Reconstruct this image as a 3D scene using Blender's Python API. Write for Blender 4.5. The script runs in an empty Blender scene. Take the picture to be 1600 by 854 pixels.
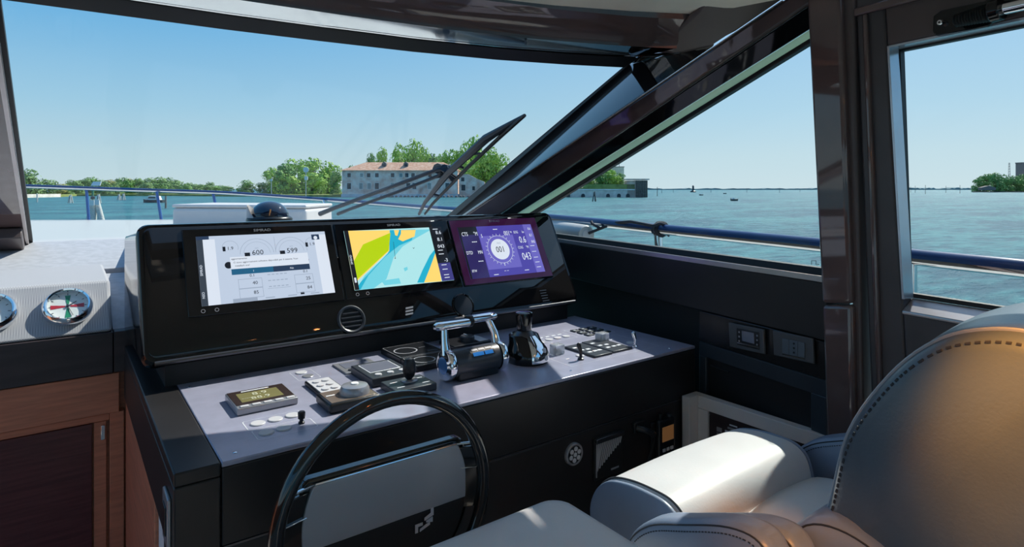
import bpy, bmesh, math, random
from mathutils import Vector, Matrix
V = Vector
random.seed(7)
sc = bpy.context.scene
COL = sc.collection

# ------------------------------------------------------------------ camera
F, HX, HY = 945.0, 800.0, 295.0            # focal length and principal column / horizon row on a 1600x854 frame
YAW = math.atan2(700.0, F)                  # the boat's bow lies to the left of the view axis
CAM = V((0, 0, 1.55))
cd = bpy.data.cameras.new('camera')
cam = bpy.data.objects.new('camera', cd); COL.objects.link(cam)
cam.location = CAM
cam.rotation_euler = (math.pi/2, 0, -YAW)
cd.sensor_fit = 'HORIZONTAL'; cd.sensor_width = 36.0
cd.lens = 36.0*F/1600.0
cd.shift_y = -(427.0-HY)/1600.0
cd.clip_start = 0.02; cd.clip_end = 20000
sc.camera = cam

# ------------------------------------------------------------------ sky, sun, exposure
wd = bpy.data.worlds.new('clear_sky'); sc.world = wd; wd.use_nodes = True
nt = wd.node_tree; nt.nodes.clear()
o_ = nt.nodes.new('ShaderNodeOutputWorld'); bg = nt.nodes.new('ShaderNodeBackground')
tc = nt.nodes.new('ShaderNodeTexCoord'); sp = nt.nodes.new('ShaderNodeSeparateXYZ'); rp = nt.nodes.new('ShaderNodeValToRGB')
nt.links.new(tc.outputs['Generated'], sp.inputs[0]); nt.links.new(sp.outputs['Z'], rp.inputs[0])
nt.links.new(bg.outputs[0], o_.inputs[0])
els = rp.color_ramp.elements
stops = [(0.0, (.47,.565,.61)), (.05, (.41,.54,.61)), (.12, (.285,.475,.62)), (.24, (.125,.355,.61)), (.45, (.09,.29,.60)), (1.0, (.06,.21,.50))]
els[0].position = stops[0][0]; els[0].color = (*stops[0][1], 1)
els[1].position = 1.0; els[1].color = (*stops[-1][1], 1)
for p, c in stops[1:-1]:
    e = els.new(p); e.color = (*c, 1)
bg.inputs[1].default_value = 1.0
SUN_DIR = V((.668, .155, .728)).normalized()   # towards the sun: high over the starboard bow
# paler glow of the clear sky around the sun
vd = nt.nodes.new('ShaderNodeVectorMath'); vd.operation = 'DOT_PRODUCT'; vd.inputs[1].default_value = SUN_DIR
mm = nt.nodes.new('ShaderNodeMath'); mm.operation = 'MAXIMUM'; mm.inputs[1].default_value = 0
mp_ = nt.nodes.new('ShaderNodeMath'); mp_.operation = 'POWER'; mp_.inputs[1].default_value = 3
mk_ = nt.nodes.new('ShaderNodeMath'); mk_.operation = 'MULTIPLY'; mk_.inputs[1].default_value = .42
mx_ = nt.nodes.new('ShaderNodeMixRGB'); mx_.inputs[2].default_value = (.80,.88,.94,1)
nt.links.new(tc.outputs['Generated'], vd.inputs[0]); nt.links.new(vd.outputs['Value'], mm.inputs[0]); nt.links.new(mm.outputs[0], mp_.inputs[0]); nt.links.new(mp_.outputs[0], mk_.inputs[0])
nt.links.new(mk_.outputs[0], mx_.inputs[0]); nt.links.new(rp.outputs[0], mx_.inputs[1]); nt.links.new(mx_.outputs[0], bg.inputs[0])
sl = bpy.data.lights.new('sun', 'SUN'); sl.energy = 5.0; sl.angle = math.radians(.6); sl.color = (1, .94, .84)
so = bpy.data.objects.new('sun', sl); COL.objects.link(so)
so.rotation_euler = SUN_DIR.to_track_quat('Z', 'Y').to_euler()
vs = sc.view_settings
vs.view_transform = 'Standard'; vs.look = 'None'; vs.gamma = 1; vs.use_curve_mapping = False
vs.exposure = 0.36

# ------------------------------------------------------------------ placing: a photograph pixel seen on a real surface
DV = V((math.sin(YAW), math.cos(YAW), 0)); RV = V((math.cos(YAW), -math.sin(YAW), 0)); UP = V((0, 0, 1))
def ray(x, y): return DV + RV*((x-HX)/F) - UP*((y-HY)/F)
def at(x, y, D): return CAM + ray(x, y)*D
def onz(x, y, z):
    v = ray(x, y); return CAM + v*((z-CAM.z)/v.z)
def onp(x, y, p, n):
    v = ray(x, y); p = V(p); n = V(n); return CAM + v*((p-CAM).dot(n)/v.dot(n))

# ------------------------------------------------------------------ materials (all procedural)
MATS = {}
def mat(name, col, rough=.5, metal=0., spec=.5, coat=0., noise=0., nscale=8., bump=0., bscale=60., emit=0., stretch=None, trans=0., col2=None, ior=1.45):
    if name in MATS: return MATS[name]
    m = bpy.data.materials.new(name); m.use_nodes = True; n = m.node_tree; b = n.nodes['Principled BSDF']
    b.inputs['Base Color'].default_value = (*col, 1); b.inputs['Roughness'].default_value = rough
    b.inputs['Metallic'].default_value = metal; b.inputs['Specular IOR Level'].default_value = spec
    b.inputs['Coat Weight'].default_value = coat; b.inputs['Coat Roughness'].default_value = .03
    b.inputs['Transmission Weight'].default_value = trans; b.inputs['IOR'].default_value = ior
    if emit:
        b.inputs['Emission Color'].default_value = (*col, 1); b.inputs['Emission Strength'].default_value = emit
    if noise or col2:
        t = n.nodes.new('ShaderNodeTexCoord'); mp = n.nodes.new('ShaderNodeMapping'); x = n.nodes.new('ShaderNodeTexNoise'); r = n.nodes.new('ShaderNodeValToRGB')
        if stretch: mp.inputs['Scale'].default_value = stretch
        x.inputs['Scale'].default_value = nscale; x.inputs['Detail'].default_value = 6
        c2 = col2 or tuple(min(1, c*(1+noise)) for c in col); c1 = col if col2 else tuple(c*(1-noise) for c in col)
        r.color_ramp.elements[0].color = (*c1, 1); r.color_ramp.elements[1].color = (*c2, 1)
        r.color_ramp.elements[0].position = .35; r.color_ramp.elements[1].position = .65
        n.links.new(t.outputs['Object'], mp.inputs[0]); n.links.new(mp.outputs[0], x.inputs['Vector'])
        n.links.new(x.outputs['Fac'], r.inputs[0]); n.links.new(r.outputs[0], b.inputs['Base Color'])
    if bump:
        t = n.nodes.new('ShaderNodeTexCoord'); x = n.nodes.new('ShaderNodeTexNoise'); k = n.nodes.new('ShaderNodeBump')
        x.inputs['Scale'].default_value = bscale; x.inputs['Detail'].default_value = 3
        k.inputs['Strength'].default_value = bump; k.inputs['Distance'].default_value = .002
        n.links.new(t.outputs['Object'], x.inputs['Vector']); n.links.new(x.outputs['Fac'], k.inputs['Height']); n.links.new(k.outputs[0], b.inputs['Normal'])
    MATS[name] = m; return m

def glass_mat(name, tint, refl=1.0):
    m = bpy.data.materials.new(name); m.use_nodes = True; n = m.node_tree; n.nodes.clear()
    o = n.nodes.new('ShaderNodeOutputMaterial'); mx = n.nodes.new('ShaderNodeMixShader'); t = n.nodes.new('ShaderNodeBsdfTransparent'); g = n.nodes.new('ShaderNodeBsdfGlossy')
    lw = n.nodes.new('ShaderNodeLayerWeight'); lw.inputs[0].default_value = .5
    pw = n.nodes.new('ShaderNodeMath'); pw.operation = 'POWER'; pw.inputs[1].default_value = 5
    ml = n.nodes.new('ShaderNodeMath'); ml.operation = 'MULTIPLY_ADD'; ml.inputs[1].default_value = .8*refl; ml.inputs[2].default_value = .02*refl
    t.inputs[0].default_value = (*tint, 1); g.inputs[1].default_value = .01
    n.links.new(lw.outputs['Facing'], pw.inputs[0]); n.links.new(pw.outputs[0], ml.inputs[0]); n.links.new(ml.outputs[0], mx.inputs[0])
    n.links.new(t.outputs[0], mx.inputs[1]); n.links.new(g.outputs[0], mx.inputs[2]); n.links.new(mx.outputs[0], o.inputs[0])
    MATS[name] = m; return m

def weave_mat(name, col, col2, scale):
    m = mat(name, col, .8, spec=.2); n = m.node_tree; b = n.nodes['Principled BSDF']
    t = n.nodes.new('ShaderNodeTexCoord'); c = n.nodes.new('ShaderNodeTexChecker'); c.inputs['Scale'].default_value = scale
    c.inputs['Color1'].default_value = (*col, 1); c.inputs['Color2'].default_value = (*col2, 1)
    n.links.new(t.outputs['Object'], c.inputs['Vector']); n.links.new(c.outputs[0], b.inputs['Base Color'])
    k = n.nodes.new('ShaderNodeBump'); k.inputs['Strength'].default_value = .25; k.inputs['Distance'].default_value = .001
    n.links.new(c.outputs['Fac'], k.inputs['Height']); n.links.new(k.outputs[0], b.inputs['Normal']); return m

mat('black_panel', (.022,.020,.021), .38, spec=.4, noise=.15, nscale=3)
mat('black_soft', (.016,.016,.017), .55, spec=.35, bump=.15, bscale=400)
mat('gloss_black', (.006,.006,.007), .05, spec=.5, noise=.1)
mat('gloss_face', (.010,.009,.009), .035, spec=.55, noise=.1)
mat('dark_bezel', (.014,.013,.014), .25)
mat('brown_gloss', (.115,.075,.072), .06, coat=.6, noise=.12, nscale=3)
mat('brown_satin', (.085,.064,.064), .38, noise=.1, nscale=4)
mat('dark_door', (.06,.053,.058), .42, noise=.1)
mat('rubber', (.008,.009,.010), .5)
mat('cream', (.86,.80,.68), .6, noise=.03)
mat('strip_gloss', (.78,.77,.75), .05, metal=1., noise=.05)
mat('reveal', (.50,.55,.62), .25, metal=.6, noise=.05)
mat('glass_edge', (.75,.92,.82), .15, noise=.05)
mat('chrome', (.82,.84,.87), .06, metal=1., noise=.02)
mat('steel', (.72,.74,.76), .12, metal=1., noise=.04)
mat('sill_alu', (.55,.50,.50), .3, metal=.7, noise=.05)
weave_mat('dash_weave', (.45,.45,.48), (.30,.30,.33), 260)
mat('dash_leather', (.40,.40,.43), .6, spec=.3, noise=.08, nscale=30, bump=.3, bscale=500)
mat('fascia', (.035,.024,.028), .4, noise=.2, nscale=5, stretch=(1, 1, 8))
mat('wood', (.52,.19,.11), .38, noise=.14, nscale=5, stretch=(1.2, 1.2, 14), bump=.06, bscale=80)
mat('wood_dark', (.095,.026,.028), .28, noise=.22, nscale=6, stretch=(1, 1, 14))
mat('white_paint', (.78,.78,.80), .4, noise=.03)
mat('white_panel', (.66,.62,.61), .45, noise=.03)
mat('console_top', (.36,.36,.47), .30, metal=.25, noise=.06, nscale=20)
mat('device', (.035,.040,.050), .35, noise=.08)
mat('device_dark', (.010,.011,.014), .3, noise=.08)
mat('device_silver', (.34,.34,.37), .3, metal=.5, noise=.05)
mat('button_grey', (.52,.51,.54), .45, noise=.04)
mat('print_white', (.75,.76,.80), .5)
mat('print_grey', (.30,.30,.33), .5)
mat('lcd_olive', (.20,.18,.08), .12, noise=.05)
mat('lcd_grey', (.16,.17,.22), .15, noise=.05)
mat('lcd_digits', (.55,.53,.38), .4)
mat('amber', (.42,.19,.07), .2, emit=.12)
mat('blue_key', (.02,.14,.42), .2, emit=.25)
mat('blue_disc', (.03,.16,.40), .12, metal=.3)
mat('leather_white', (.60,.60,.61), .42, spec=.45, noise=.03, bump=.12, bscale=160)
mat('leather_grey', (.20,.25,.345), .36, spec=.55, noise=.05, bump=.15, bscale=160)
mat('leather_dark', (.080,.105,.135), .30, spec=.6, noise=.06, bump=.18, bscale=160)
mat('piping', (.35,.38,.43), .45, noise=.05)
mat('stitch', (.03,.035,.045), .7)
mat('hub_silver', (.42,.42,.44), .38, metal=.5, noise=.05, nscale=4)
mat('wheel_black', (.009,.008,.008), .12, coat=.7)
mat('floor_wood', (.55,.50,.45), .6, noise=.1, nscale=30)
mat('gelcoat', (.52,.51,.485), .35, noise=.02)
mat('gelcoat_pink', (.60,.57,.57), .45, noise=.02)
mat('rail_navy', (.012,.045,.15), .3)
mat('post_blue', (.02,.10,.32), .3)  # blue of the posts at the bow
mat('rope', (.03,.035,.045), .8)
mat('wiper', (.020,.026,.036), .4)
mat('dome', (.010,.018,.040), .04, coat=.8)
mat('gauge_face', (.85,.86,.85), .4); mat('gauge_red', (.55,.03,.05), .4); mat('gauge_green', (.02,.28,.14), .4)
mat('clear', (.85,.88,.92), .05, trans=.7)
mat('dark_metal', (.10,.10,.11), .3, metal=.8)
mat('dial_face', (.20,.15,.12), .25, metal=.3, noise=.1)
mat('bezel_brown', (.035,.022,.020), .25)
mat('plate_grey', (.075,.075,.082), .45, noise=.05)
mat('plate_insert', (.10,.12,.145), .3, noise=.05)
mat('strip_white', (.80,.79,.77), .12, coat=.8, noise=.03)
mat('bright_edge', (.75,.70,.66), .3, noise=.03)
def edge_mat():
    m = bpy.data.materials.new('glass_edge_glow'); m.use_nodes = True; n = m.node_tree; n.nodes.clear()
    o = n.nodes.new('ShaderNodeOutputMaterial'); mx = n.nodes.new('ShaderNodeMixShader'); t = n.nodes.new('ShaderNodeBsdfTranslucent'); d = n.nodes.new('ShaderNodeBsdfDiffuse')
    t.inputs[0].default_value = (.50,.66,.58,1); d.inputs[0].default_value = (.66,.80,.73,1); mx.inputs[0].default_value = .5
    n.links.new(t.outputs[0], mx.inputs[1]); n.links.new(d.outputs[0], mx.inputs[2]); n.links.new(mx.outputs[0], o.inputs[0]); MATS['glass_edge_glow'] = m
edge_mat()
glass_mat('pane', (.955,.985,.98), .22); glass_mat('instrument_glass', (.97,.98,.98), .6)

# emissive screen colours
def scr(name, rgb, k=.82):
    c = tuple(((v/255+.055)/1.055)**2.4 if v > 10 else v/255/12.92 for v in rgb)
    m = mat('screen_'+name, c, .12, spec=.4, emit=k); m.node_tree.nodes['Principled BSDF'].inputs['Base Color'].default_value = (.01,.01,.012,1); return 'screen_'+name
scr('pale', (186,200,220)); scr('white', (214,223,236)); scr('bar', (52,62,74)); scr('petrol', (30,92,128)); scr('navy', (36,56,84)); scr('ink', (20,26,36)); scr('line', (150,164,184))
scr('land', (250,214,112)); scr('marsh', (178,208,8)); scr('shoal', (34,172,202)); scr('mid', (112,206,222)); scr('deep', (172,226,230)); scr('side', (22,24,30)); scr('sidenavy', (62,60,128)); scr('orange', (232,120,40))
scr('violet', (74,66,158)); scr('violet2', (104,98,186)); scr('violetdark', (46,40,92)); scr('purple', (68,24,70), .4)  # purple holds the painted bezel reflection, the violets are page colours

# ------------------------------------------------------------------ mesh builder
class MB:
    def __init__(s): s.bm = bmesh.new()
    def poly(s, pts):
        vs_ = [s.bm.verts.new(V(p)) for p in pts]; s.bm.faces.new(vs_); return s
    def prism(s, pts, vec):
        pts = [V(p) for p in pts]; vec = V(vec)
        a = [s.bm.verts.new(p) for p in pts]; b = [s.bm.verts.new(p+vec) for p in pts]
        s.bm.faces.new(a); s.bm.faces.new(b[::-1]); n = len(a)
        for i in range(n): s.bm.faces.new((a[i], b[i], b[(i+1) % n], a[(i+1) % n]))
        return s
    def box(s, lo, hi):
        lo = V(lo); hi = V(hi)
        return s.prism([(lo.x,lo.y,lo.z),(hi.x,lo.y,lo.z),(hi.x,hi.y,lo.z),(lo.x,hi.y,lo.z)], (0,0,hi.z-lo.z))
    def obox(s, o, u, v, w):            # corner + three edge vectors
        o = V(o); u = V(u); v = V(v); return s.prism([o, o+u, o+u+v, o+v], w)
    def grid(s, rows, closed=False):
        g = [[s.bm.verts.new(V(p)) for p in r] for r in rows]
        for i in range(len(g)-1):
            m = len(g[i]); rng = range(m) if closed else range(m-1)
            for j in rng: s.bm.faces.new((g[i][j], g[i][(j+1) % m], g[i+1][(j+1) % m], g[i+1][j]))
        return g
    def tube(s, pts, rad, seg=10, closed=False, cap=True):
        pts = [V(p) for p in pts]; n = len(pts)
        rs = rad if isinstance(rad, (list, tuple)) else [rad]*n
        rings = []; up = None
        for i in range(n):
            if closed: t = pts[(i+1) % n]-pts[i-1]
            else: t = pts[min(i+1, n-1)]-pts[max(i-1, 0)]
            t.normalize()
            if up is None:
                up = V((0,0,1)) if abs(t.z) < .9 else V((1,0,0))
            x = up.cross(t)
            if x.length < 1e-4: x = V((1,0,0)).cross(t)
            x.normalize(); y = t.cross(x); up = y
            rings.append([pts[i]+x*(rs[i]*math.cos(a))+y*(rs[i]*math.sin(a)) for a in [2*math.pi*k/seg for k in range(seg)]])
        if closed: rings.append(rings[0])
        g = s.grid(rings, True)
        if cap and not closed:
            s.bm.faces.new(g[0][::-1]); s.bm.faces.new(g[-1])
        return s
    def lathe(s, prof, o, ax=(0,0,1), seg=24, xref=None):
        o = V(o); ax = V(ax).normalized(); x = V(xref) if xref else (V((1,0,0)) if abs(ax.x) < .9 else V((0,1,0)))
        x = (x-ax*x.dot(ax)).normalized(); y = ax.cross(x)
        g = s.grid([[o+ax*h+(x*math.cos(a)+y*math.sin(a))*max(r, 1e-5) for a in [2*math.pi*k/seg for k in range(seg)]] for r, h in prof], True)
        if prof[0][0] > 1e-4: s.bm.faces.new(g[0][::-1])
        if prof[-1][0] > 1e-4: s.bm.faces.new(g[-1])
        return s
    def ball(s, c, r, seg=12):
        n = seg//2; return s.lathe([(math.sin(math.pi*i/n), -math.cos(math.pi*i/n)) for i in range(n+1)], (0,0,0), seg=seg).move_last(c, r, seg*(n+1))
    def move_last(s, c, r, k):
        r = V(r) if hasattr(r, '__len__') else V((r, r, r)); s.bm.verts.ensure_lookup_table()
        for v in s.bm.verts[-k:]: v.co = V((v.co.x*r.x, v.co.y*r.y, v.co.z*r.z))+V(c)
        return s
ORG = {}
def tag(o, label=None, cat=None, group=None, kind=None):
    if label: o['label'] = label
    if cat: o['category'] = cat
    if group: o['group'] = group
    if kind: o['kind'] = kind
    return o
def thing(name, loc, label, cat, group=None, kind=None):
    o = bpy.data.objects.new(name, None); COL.objects.link(o); o.location = V(loc); o.empty_display_size = .05
    ORG[o] = V(loc); return tag(o, label, cat, group, kind)
def obj(name, mb, m, parent=None, loc=None, smooth=None, bevel=0, segs=2, solid=0, sub=0, label=None, cat=None, group=None, kind=None):
    org = ORG[parent] if parent else V(loc or (0,0,0))
    bm = mb.bm; bmesh.ops.remove_doubles(bm, verts=bm.verts, dist=1e-6)
    bmesh.ops.recalc_face_normals(bm, faces=bm.faces); bmesh.ops.translate(bm, verts=bm.verts, vec=-org)
    me = bpy.data.meshes.new(name); bm.to_mesh(me); bm.free()
    me.materials.append(MATS[m])
    o = bpy.data.objects.new(name, me); COL.objects.link(o); ORG[o] = org
    if parent: o.parent = parent
    else: o.location = org
    if bevel:
        b = o.modifiers.new('bevel', 'BEVEL'); b.width = bevel; b.segments = segs; b.limit_method = 'ANGLE'; b.angle_limit = math.radians(35)
    if solid:
        b = o.modifiers.new('solid', 'SOLIDIFY'); b.thickness = solid; b.offset = 0; b.use_rim = False
    if sub:
        b = o.modifiers.new('sub', 'SUBSURF'); b.levels = sub; b.render_levels = sub
    if smooth is None: smooth = True
    if smooth:
        try: me.shade_smooth()
        except Exception: pass
        try: me.set_sharp_from_angle(angle=math.radians(40))
        except Exception: pass
    return tag(o, label, cat, group, kind)
def copy_tree(o, parent=None):
    c = o.copy(); COL.objects.link(c); ORG[c] = ORG.get(o, V((0,0,0)))
    if parent: c.parent = parent
    for ch in list(o.children): copy_tree(ch, c)
    return c
def text(name, s, size, o, u, v, m, parent, align='LEFT', lift=.0006, sx=1.0):
    cu = bpy.data.curves.new('t', 'FONT'); cu.body = s; cu.size = size; cu.align_x = align; cu.extrude = .0002; cu.resolution_u = 2
    t = bpy.data.objects.new('t', cu); COL.objects.link(t)
    me = bpy.data.meshes.new_from_object(t)
    bpy.data.objects.remove(t); bpy.data.curves.remove(cu)
    u = V(u).normalized(); v = V(v).normalized(); n = u.cross(v); o = V(o)+n*lift-ORG[parent]
    me.transform(Matrix(((u.x*sx, v.x, n.x, o.x), (u.y*sx, v.y, n.y, o.y), (u.z*sx, v.z, n.z, o.z), (0,0,0,1))))
    me.name = name; me.materials.clear(); me.materials.append(MATS[m])
    r = bpy.data.objects.new(name, me); COL.objects.link(r); r.parent = parent; ORG[r] = ORG[parent]; return r
X, Y, Z = V((1,0,0)), V((0,1,0)), V((0,0,1))
def lerp(a, b, t): return V(a)*(1-t)+V(b)*t
# ================================================================== THE SETTING: cabin shell
W10 = math.radians(10)
WD = V((math.sin(W10), math.cos(W10), 0)); WN = V((WD.y, -WD.x, 0))      # starboard wall: direction forward, normal outboard
WP = V((2.0, 1.45, 0))
def wall(x, y, off=0.0): return onp(x, y, WP+WN*off, WN)                  # a pixel on the starboard wall (off = outboard)
def wpt(yy, z, off=0.0):                                                  # wall point by forward coordinate
    return WP+WD*((yy-1.45)/WD.y)+WN*off+Z*z

fl = MB(); fl.box((-2.3,-2.6,-.05), (2.2,4.2,0)); obj('floor', fl, 'floor_wood', kind='structure', label='pale wooden cabin floor', bevel=0)  # unseen floor, made pale to bounce sunlight up into the cabin

# windscreen head curve (starboard half then port half mirrored about the centre mullion at x = -.22)
HEAD = [(-.22,2.07),(.1,2.055),(.4,2.04),(.69,2.01),(1.0,1.945),(1.3,1.855),(1.55,1.75),(1.76,1.64)]
def headz(x): return 2.05-.02*max(0, (x-.7)/1.05)
def head(i, dy=0, dz=0, port=False):
    x, y = HEAD[i]
    if port: x = -.44-x
    return V((x, y+dy, headz(HEAD[i][0])+dz))
NH = len(HEAD)
def head_strip(d0, z0, d1, z1, back=.02, shrink=0):
    m = MB()
    for port in (False, True):
        rows = [[head(i, d0, z0, port) for i in range(NH)], [head(i, d1, z1, port) for i in range(NH)]]
        m.grid(rows)
    return m
# ceiling and header trim
c = MB(); cp_ = [head(i, -.335, 0) for i in range(NH)]; cq_ = [head(i, -.335, 0, True) for i in range(NH)]
c.prism([V((p.x, p.y, 2.152)) for p in cq_[::-1]+cp_[1:]]+[V((1.86,.9,2.152)), V((1.62,-2.6,2.152)), V((-2.45,-2.6,2.152)), V((-2.45,.9,2.152))], Z*.05)
obj('ceiling', c, 'cream', kind='structure', label='cream ceiling lining behind the brown header')
hd = thing('trim_1', (0.5,1.9,2.1), 'glossy dark brown header beam curving over the windscreen', 'header', kind='structure')
obj('frit_band', head_strip(0, 0, -.08, .024), 'rubber', hd, solid=.012, label='black band along the top of the glass')
obj('gloss_strip', head_strip(-.081, .026, -.25, .027), 'strip_gloss', hd, solid=.008, label='mirror bright strip under the header')
m = MB()
for port in (False, True):
    rows = [[head(i, dy, dz, port) for i in range(NH)] for dy, dz in ((-.249,.022),(-.256,.045),(-.285,.074),(-.315,.094),(-.338,.105),(-.346,.14))]
    m.grid(rows)
obj('header_beam', m, 'brown_gloss', hd, solid=.01)
m = MB()
for port in (False, True):
    m.grid([[head(i, 0, .0, port) for i in range(NH)], [head(i, .03, .12, port) for i in range(NH)], [head(i, -.4, .20, port) for i in range(NH)]])
obj('roof_edge', m, 'rubber', hd, solid=.01)

# windscreen glass, base line y = 4.07
BASE = [(-.22,4.10)] + [(.1,4.09),(.45,4.08),(.85,4.09),(1.25,4.11),(1.65,4.13),(2.02,4.15),(2.34,4.16)]
ws = thing('window_1', (.9,4.1,1.27), 'raked front windscreen of clear glass behind the dash', 'window', kind='structure')
def ws_pt(i, t, port=False, lift=0):
    hx, hy = HEAD[i]; bx, by = BASE[i]; z0 = headz(hx); p = V((hx+(bx-hx)*t, hy+(by-hy)*t, z0+(1.275-z0)*t+lift))
    if port: p.x = -.44-p.x
    return p
for port in (False, True):
    m = MB(); m.grid([[ws_pt(i, t/6, port) for i in range(NH)] for t in range(7)])
    obj('pane', m, 'pane', ws, solid=.008)
# centre mullion
mu = thing('trim_2', (-.22,4.1,1.27), 'dark brown centre mullion of the windscreen', 'mullion', kind='structure')
def mul(x, t, dz): 
    return V((x, 2.07+(4.10-2.07)*t, 2.05+(1.275-2.05)*t+dz))
m = MB(); m.prism([mul(-.145,0,-.03), mul(-.145,1,-.03), mul(-.30,1,-.03), mul(-.30,0,-.03)], (0,.012,.035)); obj('post', m, 'brown_gloss', mu, bevel=.006)
m = MB(); m.prism([mul(-.133,0,-.012), mul(-.133,1,-.012), mul(-.145,1,-.012), mul(-.145,0,-.012)], (0,.008,.02)); obj('edge_seal', m, 'rubber', mu)
m = MB(); m.prism([mul(-.148,0,-.036), mul(-.148,1,-.036), mul(-.160,1,-.036), mul(-.160,0,-.036)], (0,.003,.006)); obj('bright_edge', m, 'sill_alu', mu)
m = MB(); m.prism([mul(-.163,.84,-.036), mul(-.163,1,-.036), mul(-.30,1,-.036), mul(-.30,.84,-.036)], (0,-.03,-.05)); obj('foot_cover', m, 'brown_satin', mu, bevel=.006)

# starboard A pillar: layered beams from the deck up to the roof
ap = thing('trim_3', (2.2,3.4,1.2), 'raked glossy brown corner pillar beside the windscreen', 'pillar', kind='structure')
def ext(a, b, t): return a+(b-a)*t
def beam(name, m, p0, p1, q0, q1, thick, lo=-.0, hi=1.0, bevel=.004, **k):
    a0, a1, b0, b1 = ext(p0,p1,lo), ext(p0,p1,hi), ext(q0,q1,lo), ext(q0,q1,hi)
    mb = MB(); mb.prism([a0, a1, b1, b0], thick); return obj(name, mb, m, ap, bevel=bevel, **k)
E1b, E1t = V((2.27,3.76,1.405)), V((1.76,1.64,2.03))
E1c, E1u = at(725,325,4.15), at(985,100,2.34)
E2b, E2t = at(738,327,3.75), at(1222,0,2.02)
E3b, E3t = at(792,327,3.62), at(1258,12,1.95)
E4b, E4t = at(819,327,3.62), at(1259,50,1.965)
E5b, E5t = wall(838,327), wall(1259,66)
E6b, E6t = wall(850,327), wall(1259,74)
OUT = V((.05,.03,.02))
beam('screen_edge', 'rubber', E1b, E1t, E1c, E1u, OUT, -.25, 1.0)
FLN = V((-.86,.33,.41)); eE = (E1u-E1c).normalized(); FLN = (FLN-eE*FLN.dot(eE)).normalized()
beam('screen_flank', 'gloss_black', E1c, E1u, onp(736,330,E1c,FLN), onp(1115,72,E1c,FLN), OUT, -.25, 1.0)
beam('bright_line', 'bright_edge', E2b, E2t, ext(E2b,E3b,.05), ext(E2t,E3t,.06), V((.10,.05,.02)), -.25, 1.0)
beam('brown_beam', 'brown_gloss', ext(E2b,E3b,.05), ext(E2t,E3t,.06), E3b, E3t, V((.10,.05,.02)), -.25, 1.12, bevel=.012)
beam('inner_flank', 'gloss_black', E3b+V((.02,.01,0)), E3t+V((.02,.01,0)), E4b, E4t, OUT*.4, -.25, 1.06)
beam('glass_edge', 'glass_edge_glow', E4b, E4t, E5b, E5t, V((.006,.0,.002)), -.25, 1.02)
beam('edge_seal', 'rubber', E5b-WN*.012, E5t-WN*.012, E6b-WN*.012, E6t-WN*.012, V((.03,0,0)), -.25, 1.02)
# roof side rail between header end and B pillar
m = MB(); q0, q1, q2, q3 = at(1086,20,2.12), at(1010,80,2.25), at(1222,0,2.02), at(1110,-12,1.95)
m.prism([at(1010,84,2.28), at(1084,82,2.16), at(1150,50,2.1), at(1230,-6,2.0), at(1300,-60,1.86), at(1180,-60,1.8), at(1105,0,1.95), at(1086,18,2.02)], (.10,.08,.06))
obj('roof_side_beam', m, 'brown_satin', ap, bevel=.02, segs=3)
m = MB(); m.prism([at(985,100,2.36), at(1000,86,2.3), at(1075,80,2.2), at(1060,98,2.22), at(1030,112,2.26), at(1012,114,2.3)], (.06,.06,.03))
obj('corner_gusset', m, 'gloss_black', ap, bevel=.012, segs=3)

# ---- starboard wall below the glass
SILL = 1.277
wl = thing('wall_starboard', (2.0,1.45,0), 'black panelled starboard wall under the side window', 'wall', kind='structure')
m = MB(); m.prism([wpt(.93,0,.05), wpt(4.2,0,.05), wpt(4.2,SILL-.012,.05), wpt(.93,SILL-.012,.05)], WN*.06); obj('core', m, 'black_soft', wl)
m = MB(); m.prism([wpt(.93,1.075), wpt(3.6,1.075), wpt(3.6,SILL-.02), wpt(.93,SILL-.02)], WN*.05); obj('upper_panel', m, 'black_panel', wl, bevel=.004)
m = MB(); m.prism([wpt(.93,.955,-.004), wpt(1.47,.955,-.004), wpt(1.47,1.073), wpt(.93,1.073)], WN*.05); obj('switch_panel', m, 'dark_bezel', wl, bevel=.003)
m = MB()
for a, b in (((.93,.90),(1.47,.953)), ((.93,.40),(.985,.90)), ((1.435,.40),(1.47,.90))):
    m.prism([wpt(a[0],a[1]), wpt(b[0],a[1]), wpt(b[0],b[1]), wpt(a[0],b[1])], WN*.05)
obj('niche_frame', m, 'device', wl, bevel=.003, label='grey blue frame of the black niche door')
m = MB(); m.prism([wpt(.985,.40,.012), wpt(1.435,.40,.012), wpt(1.435,.90,.012), wpt(.985,.90,.012)], WN*.03); o = obj('niche_door', m, 'black_panel', wl, bevel=.003)
m = MB(); m.prism([wpt(1.33,.868,.008), wpt(1.42,.868,.008), wpt(1.42,.873,.008), wpt(1.33,.873,.008)], WN*.004); obj('finger_pull', m, 'dark_metal', o)
m = MB(); m.prism([wpt(.93,SILL-.020,-.004), wpt(3.9,SILL-.020,-.004), wpt(3.9,SILL,-.004), wpt(.93,SILL,-.004)], WN*.012); obj('sill_strip', m, 'sill_alu', wl, bevel=.002, label='bright metal sill strip')
m = MB(); m.prism([wpt(.93,SILL,.004), wpt(3.9,SILL,.004), wpt(3.9,SILL+.022,.02), wpt(.93,SILL+.022,.02)], WN*.03); obj('sill_seal', m, 'rubber', wl)
# side window glass
sw = thing('window_2', wpt(1.4,SILL), 'large triangular side window over the black wall', 'window', kind='structure')
m = MB(); pts = [wall(1262,70,.03), wpt(.93,SILL,.03), wpt(4.0,SILL-.0,.03), ext(E6b,E6t,-.28)+WN*.03]
m.prism(pts, WN*.008); obj('pane', m, 'pane', sw)
o = MB(); a = wall(1272,411,.028); o2 = None
# faint maker's mark etched in the lower aft corner of the pane
o.tube([wall(1268,413,.026), wall(1268,407,.026), wall(1275,407,.026), wall(1275,413,.026), wall(1280,413,.026)], .0012, 4)
obj('etched_mark', o, 'dark_metal', sw)

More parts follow.
